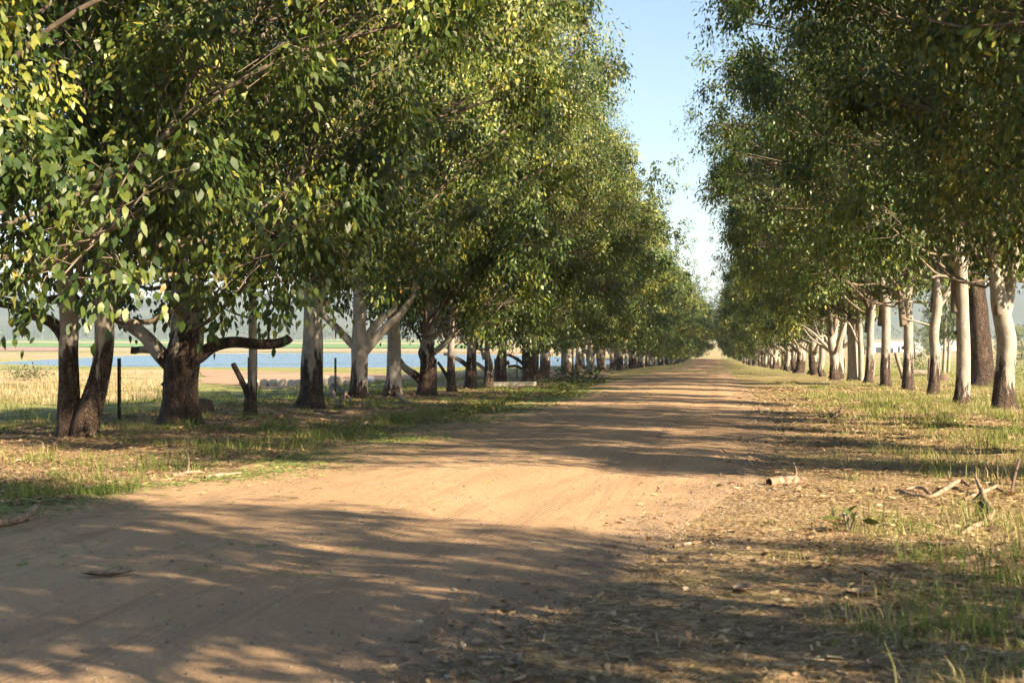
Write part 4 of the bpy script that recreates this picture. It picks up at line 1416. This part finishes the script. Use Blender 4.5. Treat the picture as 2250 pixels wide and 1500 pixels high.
# tall dry grass bank at far left and along the field edge
n = 60000
Y = rng.uniform(105, 215, n)
X = -0.50 * Y - 8 + rng.normal(0, 16, n)
k = in_view(X, Y, 0.1) & (rng.uniform(0, 1, n) < sstep(.34, .52, fbm(X, Y, 9, 81))) & (X < -0.40 * Y)
X, Y = X[k], Y[k]
V, F, T = blades(X, Y, rng.uniform(.25, .75, len(X)) * (.6 + .8 * fbm(X, Y, 5, 87)), rng.uniform(.03, .06, len(X)), np.clip(0.88 + rng.normal(0, .12, len(X)) + 0.7 * (fbm(X, Y, 7, 83) - .5), 0.35, 1), .45)
tag(mesh_obj('dry_grass', V, F, M['grass'], None, {'tint': T}, False), 'bank of tall blond dry grass before the lake', 'grass', kind='stuff')


def flat_leaves(X, Y, size, tint, name, label, lift=0.012, tilt=.45, mat='litter'):
    N = len(X)
    Z = surf(X, Y) + lift * rng.uniform(.3, 2, N)
    a = rng.uniform(0, 2 * np.pi, N)
    ax_ = np.stack([np.cos(a), np.sin(a), rng.normal(0, tilt * .5, N)], 1)
    nr = np.stack([rng.normal(0, tilt, N), rng.normal(0, tilt, N), np.ones(N)], 1)
    V, F = leaves(np.stack([X, Y, Z], 1), ax_, nr, size, rng.uniform(.55, 1.2, N))
    o = mesh_obj(name, V, F, M[mat], None, {'tint': np.repeat(tint, 6)}, False)
    return tag(o, label, 'leaf litter', kind='stuff')


def scatter(n, xr, yr, prob, ypow=2.0):
    Y = yr[0] + (yr[1] - yr[0]) * rng.uniform(0, 1, n) ** ypow
    X = rng.uniform(xr[0], xr[1], n)
    k = in_view(X, Y) & (rng.uniform(0, 1, n) < prob(X, Y))
    return X[k], Y[k]


X, Y = scatter(110000, (-1.6, 12), (5.5, 75), lambda X, Y: sstep(-1.5, 1.2, X - road_right(Y)) * (.12 + .88 * sstep(.35, .6, fbm(X, Y, 1.6, 91))))
flat_leaves(X, Y, rng.uniform(.02, .065, len(X)) * rng.choice([.7, 1, 1, 1.5], len(X)) * (1 + Y / 60), np.clip(rng.beta(1.5, 2.0, len(X)), 0, 1), 'leaf_litter', 'dry brown fallen leaves strewn over the right verge')
X, Y = scatter(42000, (-16, -6.4), (13, 80), lambda X, Y: .35 + .65 * sstep(.35, .6, fbm(X, Y, 1.9, 93)))
flat_leaves(X, Y, rng.uniform(.035, .085, len(X)) * (1 + Y / 70), np.clip(rng.beta(2.0, 2.3, len(X)), 0, .95), 'leaf_litter', 'dry brown fallen leaves strewn under the left trees')
X, Y = scatter(1600, (-7, 2), (5.5, 40), lambda X, Y: .5 + 0 * X)
flat_leaves(X, Y, rng.uniform(.02, .06, len(X)), np.clip(rng.beta(2.5, 1.6, len(X)), 0, 1), 'road_litter', 'odd leaves and chips lying on the dirt road', .006, .2)

# cut grass blown along the left road edge
X, Y = scatter(200000, (-9.5, -2.5), (9, 70), lambda X, Y: np.exp(-((X - road_left(Y) - 0.8) / 0.85) ** 2) * (.15 + .85 * sstep(.38, .6, fbm(X, Y, 1.4, 95))) + 0.012)
N = len(X)
Z = surf(X, Y) + rng.uniform(.002, .025, N)
a = rng.uniform(0, 2 * np.pi, N)
d = np.stack([np.cos(a), np.sin(a), rng.normal(0, .08, N)], 1)
s = np.stack([-np.sin(a), np.cos(a), rng.normal(0, .3, N)], 1)
ln = rng.uniform(.015, .06, N)[:, None]
wd = (rng.uniform(.002, .004, N) + .0002 * Y)[:, None]
c = np.stack([X, Y, Z], 1)
V = np.stack([c - d * ln - s * wd, c - d * ln + s * wd, c + d * ln + s * wd, c + d * ln - s * wd], 1).reshape(-1, 3)
F = np.array([[0, 1, 2], [0, 2, 3]])[None] + (np.arange(N) * 4)[:, None, None]
tag(mesh_obj('cut_grass', V, F.reshape(-1, 3), M['straw'], None, {'tint': np.repeat(np.clip(rng.normal(.36, .24, N), 0, 1), 4)}, False),
    'green cut grass strewn along the left edge of the road', 'grass clippings', kind='stuff')

# bark and twig chips among the litter
for (xr, yr, n, fn, lb) in (((-1.6, 12), (5.5, 60), 125000, lambda X, Y: sstep(-1.5, 0.9, X - road_right(Y)) * (.3 + .7 * fbm(X, Y, 1.1, 99)), 'fine twigs and bark chips on the right verge'),
                            ((-16, -6.4), (13, 70), 32000, lambda X, Y: .3 + .7 * fbm(X, Y, 1.3, 101), 'fine twigs and bark chips under the left trees')):
    X, Y = scatter(n, xr, yr, fn)
    N = len(X)
    a = rng.uniform(0, 2 * np.pi, N)
    d = np.stack([np.cos(a), np.sin(a), rng.normal(0, .15, N)], 1)
    s = np.stack([-np.sin(a), np.cos(a), rng.normal(0, .3, N)], 1)
    ln = (rng.uniform(.01, .06, N) * (1 + Y / 50))[:, None]
    wd = (rng.uniform(.0015, .005, N) * (1 + Y / 25))[:, None]
    c = np.stack([X, Y, surf(X, Y) + rng.uniform(.002, .025, N)], 1)
    V = np.stack([c - d * ln - s * wd, c - d * ln + s * wd, c + d * ln + s * wd * .6, c + d * ln - s * wd * .6], 1).reshape(-1, 3)
    F = np.array([[0, 1, 2], [0, 2, 3]])[None] + (np.arange(N) * 4)[:, None, None]
    tag(mesh_obj('twig_litter', V, F.reshape(-1, 3), M['litter'], None, {'tint': np.repeat(np.clip(rng.beta(2.2, 1.5, N), 0, .95), 4)}, False), lb, 'twigs', kind='stuff')

# gravel on the right shoulder
X, Y = scatter(60000, (-4, 4), (5.2, 45), lambda X, Y: np.exp(-((X - road_right(Y) + 0.05) / 0.5) ** 2) * (.3 + .7 * sstep(.35, .6, fbm(X, Y, .9, 97))) + .06)
N = len(X)
OV = np.array([[1, 0, 0], [-1, 0, 0], [0, 1, 0], [0, -1, 0], [0, 0, 1], [0, 0, -1]], float)
OF = np.array([[0, 2, 4], [2, 1, 4], [1, 3, 4], [3, 0, 4], [2, 0, 5], [1, 2, 5], [3, 1, 5], [0, 3, 5]])
sz = rng.uniform(.004, .014, N) * rng.uniform(.6, 1.5, N)
V = OV[None] * rng.uniform(.6, 1.2, (N, 6, 1)) * (sz[:, None] * rng.uniform(.6, 1.2, (N, 3)))[:, None, :]
a = rng.uniform(0, 6.28, N)
ca, sa = np.cos(a)[:, None], np.sin(a)[:, None]
V = np.stack([V[..., 0] * ca - V[..., 1] * sa, V[..., 0] * sa + V[..., 1] * ca, V[..., 2]], -1)
V = V + np.stack([X, Y, surf(X, Y) + .002], 1)[:, None]
F = OF[None] + (np.arange(N) * 6)[:, None, None]
tag(mesh_obj('gravel', V.reshape(-1, 3), F.reshape(-1, 3), M['stone'], None, None, False), 'loose dark gravel along the right shoulder', 'gravel', kind='stuff')


# ------------------------------------------------------------------ fallen branches and single things on the ground
def stick(paths, label, mat='twig', name='fallen_branch', cat='branch', group='fallen branches on the verges'):
    """paths: lists of (x, y, width_px, lift_m) along the ground as seen in the picture; the first is the main stem."""
    root = None
    for i, pts in enumerate(paths):
        q, r = [], []
        for p in pts:
            g = hit(p[0], p[1])
            D = float((g - CAM) @ FW)
            lift = p[3] if len(p) > 3 else 0.0
            rad = p[2] * .5 * D / 3125
            z = surf(np.array([g[0]]), np.array([g[1]]))[0]
            q.append([g[0], g[1], z + rad * .8 + lift])
            r.append(rad)
        q = np.array(q)
        if root is None:
            root = empty(name, q[0])
            tag(root, label, cat, group)
            b0 = q[0].copy()
        tb = Tubes()
        tb.add(q - b0, r, 9, 0.04, 0.1, None, True, seed=int(pts[0][0]))
        tb.obj('stem' if i == 0 else 'side_twig', M[mat], root)
    return root


stick([[(1690, 1066, 18), (1715, 1064, 20), (1740, 1063, 20), (1762, 1062, 18)], [(1744, 1061, 6, .02), (1750, 1054, 5, .08), (1742, 1047, 5, .16), (1720, 1040, 4, .22)]],
      'short pale broken log with a curved twig on the sunlit right verge', 'twig', 'fallen_log', 'log', None)
stick([[(1966, 1078, 5), (1984, 1082, 8), (1998, 1090, 9), (2022, 1093, 10), (2048, 1094, 10), (2072, 1088, 11, .03), (2096, 1076, 11, .05), (2112, 1072, 10, .06), (2128, 1078, 8, .05)],
       [(2046, 1092, 9), (2030, 1082, 8, .03), (2012, 1079, 7, .03), (1990, 1080, 5, .02)], [(2158, 1090, 11, .05), (2164, 1104, 14), (2172, 1116, 15), (2180, 1128, 13), (2172, 1142, 14), (2162, 1152, 13), (2136, 1163, 12), (2112, 1176, 8)],
       [(2118, 1100, 8), (2140, 1096, 9, .02), (2166, 1090, 9, .04), (2192, 1080, 6, .06)], [(2162, 1096, 9), (2150, 1082, 8, .08), (2143, 1072, 6, .12)]],
      'big forked fallen branch lying in grass at the right edge')
stick([[(-20, 1178, 20), (25, 1168, 18), (55, 1162, 15, .02), (80, 1148, 13, .06)], [(58, 1160, 10), (74, 1158, 8)]], 'pale broken stick at the left edge of the road')
stick([[(378, 1052, 7), (410, 1046, 9), (440, 1042, 8)], [(412, 1044, 6), (414, 1030, 5, .1), (408, 1022, 4, .18)]], 'thin forked twig standing at the left road edge')
stick([[(450, 1058, 7), (490, 1054, 10), (530, 1049, 6)]], 'flat pale bark strip on the left road edge')
stick([[(745, 896, 7), (734, 880, 8, .15), (728, 868, 8, .3), (738, 866, 7, .32), (760, 878, 7, .15), (775, 888, 6)], [(752, 895, 7), (757, 882, 7, .12), (762, 874, 5, .25)]],
      'dark crooked dead branch right of the stout flared trunk', 'dark_twig')
stick([[(855, 874, 6, .1), (858, 864, 7, .2), (868, 868, 8, .12), (880, 876, 9), (900, 888, 7)]], 'pale crooked dead branch at the foot of the columnar trunk')
stick([[(765, 950, 4), (785, 942, 7), (805, 935, 8, .03), (815, 938, 5)]], 'short curved stick in the grass below the low-branching gum')
stick([[(690, 905, 5), (750, 910, 7), (800, 900, 6)]], 'long thin dark stick lying under the left trees', 'dark_twig')
stick([[(1480, 1204, 8), (1500, 1199, 8), (1530, 1194, 6), (1550, 1190, 4)]], 'slim pale stick on the right shoulder of the road')
stick([[(1810, 930, 5), (1835, 920, 6, .04), (1850, 908, 5, .15)]], 'thin bent twig on the shaded far right verge', 'dark_twig')
stick([[(2240, 1055, 6, .25), (2228, 1075, 7, .1), (2222, 1090, 6)]], 'dark twig poking up at the right edge of the verge', 'dark_twig')

# curled bark pieces and big dry leaves on the road and verge
for px, py, ln, wd, rz, lb, mt in [(236, 1295, .17, .05, .25, 'curled brown bark slab on the shaded road at left', 'twig'), (1130, 1462, .12, .035, 1.3, 'curved pale bark curl on gravel at bottom centre', 'twig'),
                                   (1885, 1308, .10, .06, .4, 'large tan dry leaf on the right verge', 'twig'), (2060, 1200, .16, .05, .1, 'brown bark chunk beside pale chips on the right verge', 'dark_twig'),
                                   (1630, 1300, .09, .06, .8, 'pinkish dry leaf left of the large tan one', 'twig')]:
    g = hit(px, py)
    z = surf(np.array([g[0]]), np.array([g[1]]))[0]
    u = np.linspace(-1, 1, 12)[:, None]
    v = np.linspace(-1, 1, 7)[None]
    wid = wd * (1 - 0.75 * np.abs(u) ** 2.5) * (1 + .12 * np.sin(u * 9))
    Xl = u * ln + 0 * v
    Yl_ = v * wid + .02 * np.sin(u * 2)
    Zl = .012 + .4 * wid * (v ** 2) + .025 * u ** 2
    Vt = np.stack([Xl.ravel(), Yl_.ravel(), Zl.ravel()], 1)
    Vb = Vt - np.array([0, 0, .006])
    n1 = len(Vt)
    f1 = grid_faces(12, 7)
    edge = [i * 7 for i in range(12)] + [11 * 7 + j for j in range(1, 7)] + [i * 7 + 6 for i in range(10, -1, -1)] + [j for j in range(5, 0, -1)]
    sidef = np.array([[edge[i], edge[(i + 1) % len(edge)], edge[(i + 1) % len(edge)] + n1, edge[i] + n1] for i in range(len(edge))])
    o = mesh_obj('bark_piece' if 'bark' in lb else 'dry_leaf', np.concatenate([Vt, Vb]), np.concatenate([f1, f1[:, ::-1] + n1, sidef]), M[mt], None, None, True, (g[0], g[1], z))
    o.rotation_euler = (0, 0, rz)
    tag(o, lb, 'bark' if 'bark' in lb else 'leaf')

# ------------------------------------------------------------------ the air
hz = NT('morning_haze')
hz.t.nodes.remove(hz.b)
vol = hz.n('VolumePrincipled')
vol.inputs['Color'].default_value = (0.68, 0.82, 1.0, 1)
vol.inputs['Density'].default_value = 0.0002
vol.inputs['Anisotropy'].default_value = 0.2
hz.l(vol.outputs[0], hz.out.inputs['Volume'])
haze = link('haze', box_mesh('haze', 12600, 8400, 190, hz.m), None, (0, 3400, -9))
tag(haze, 'thin pale haze filling the air of the valley', 'haze', kind='stuff')
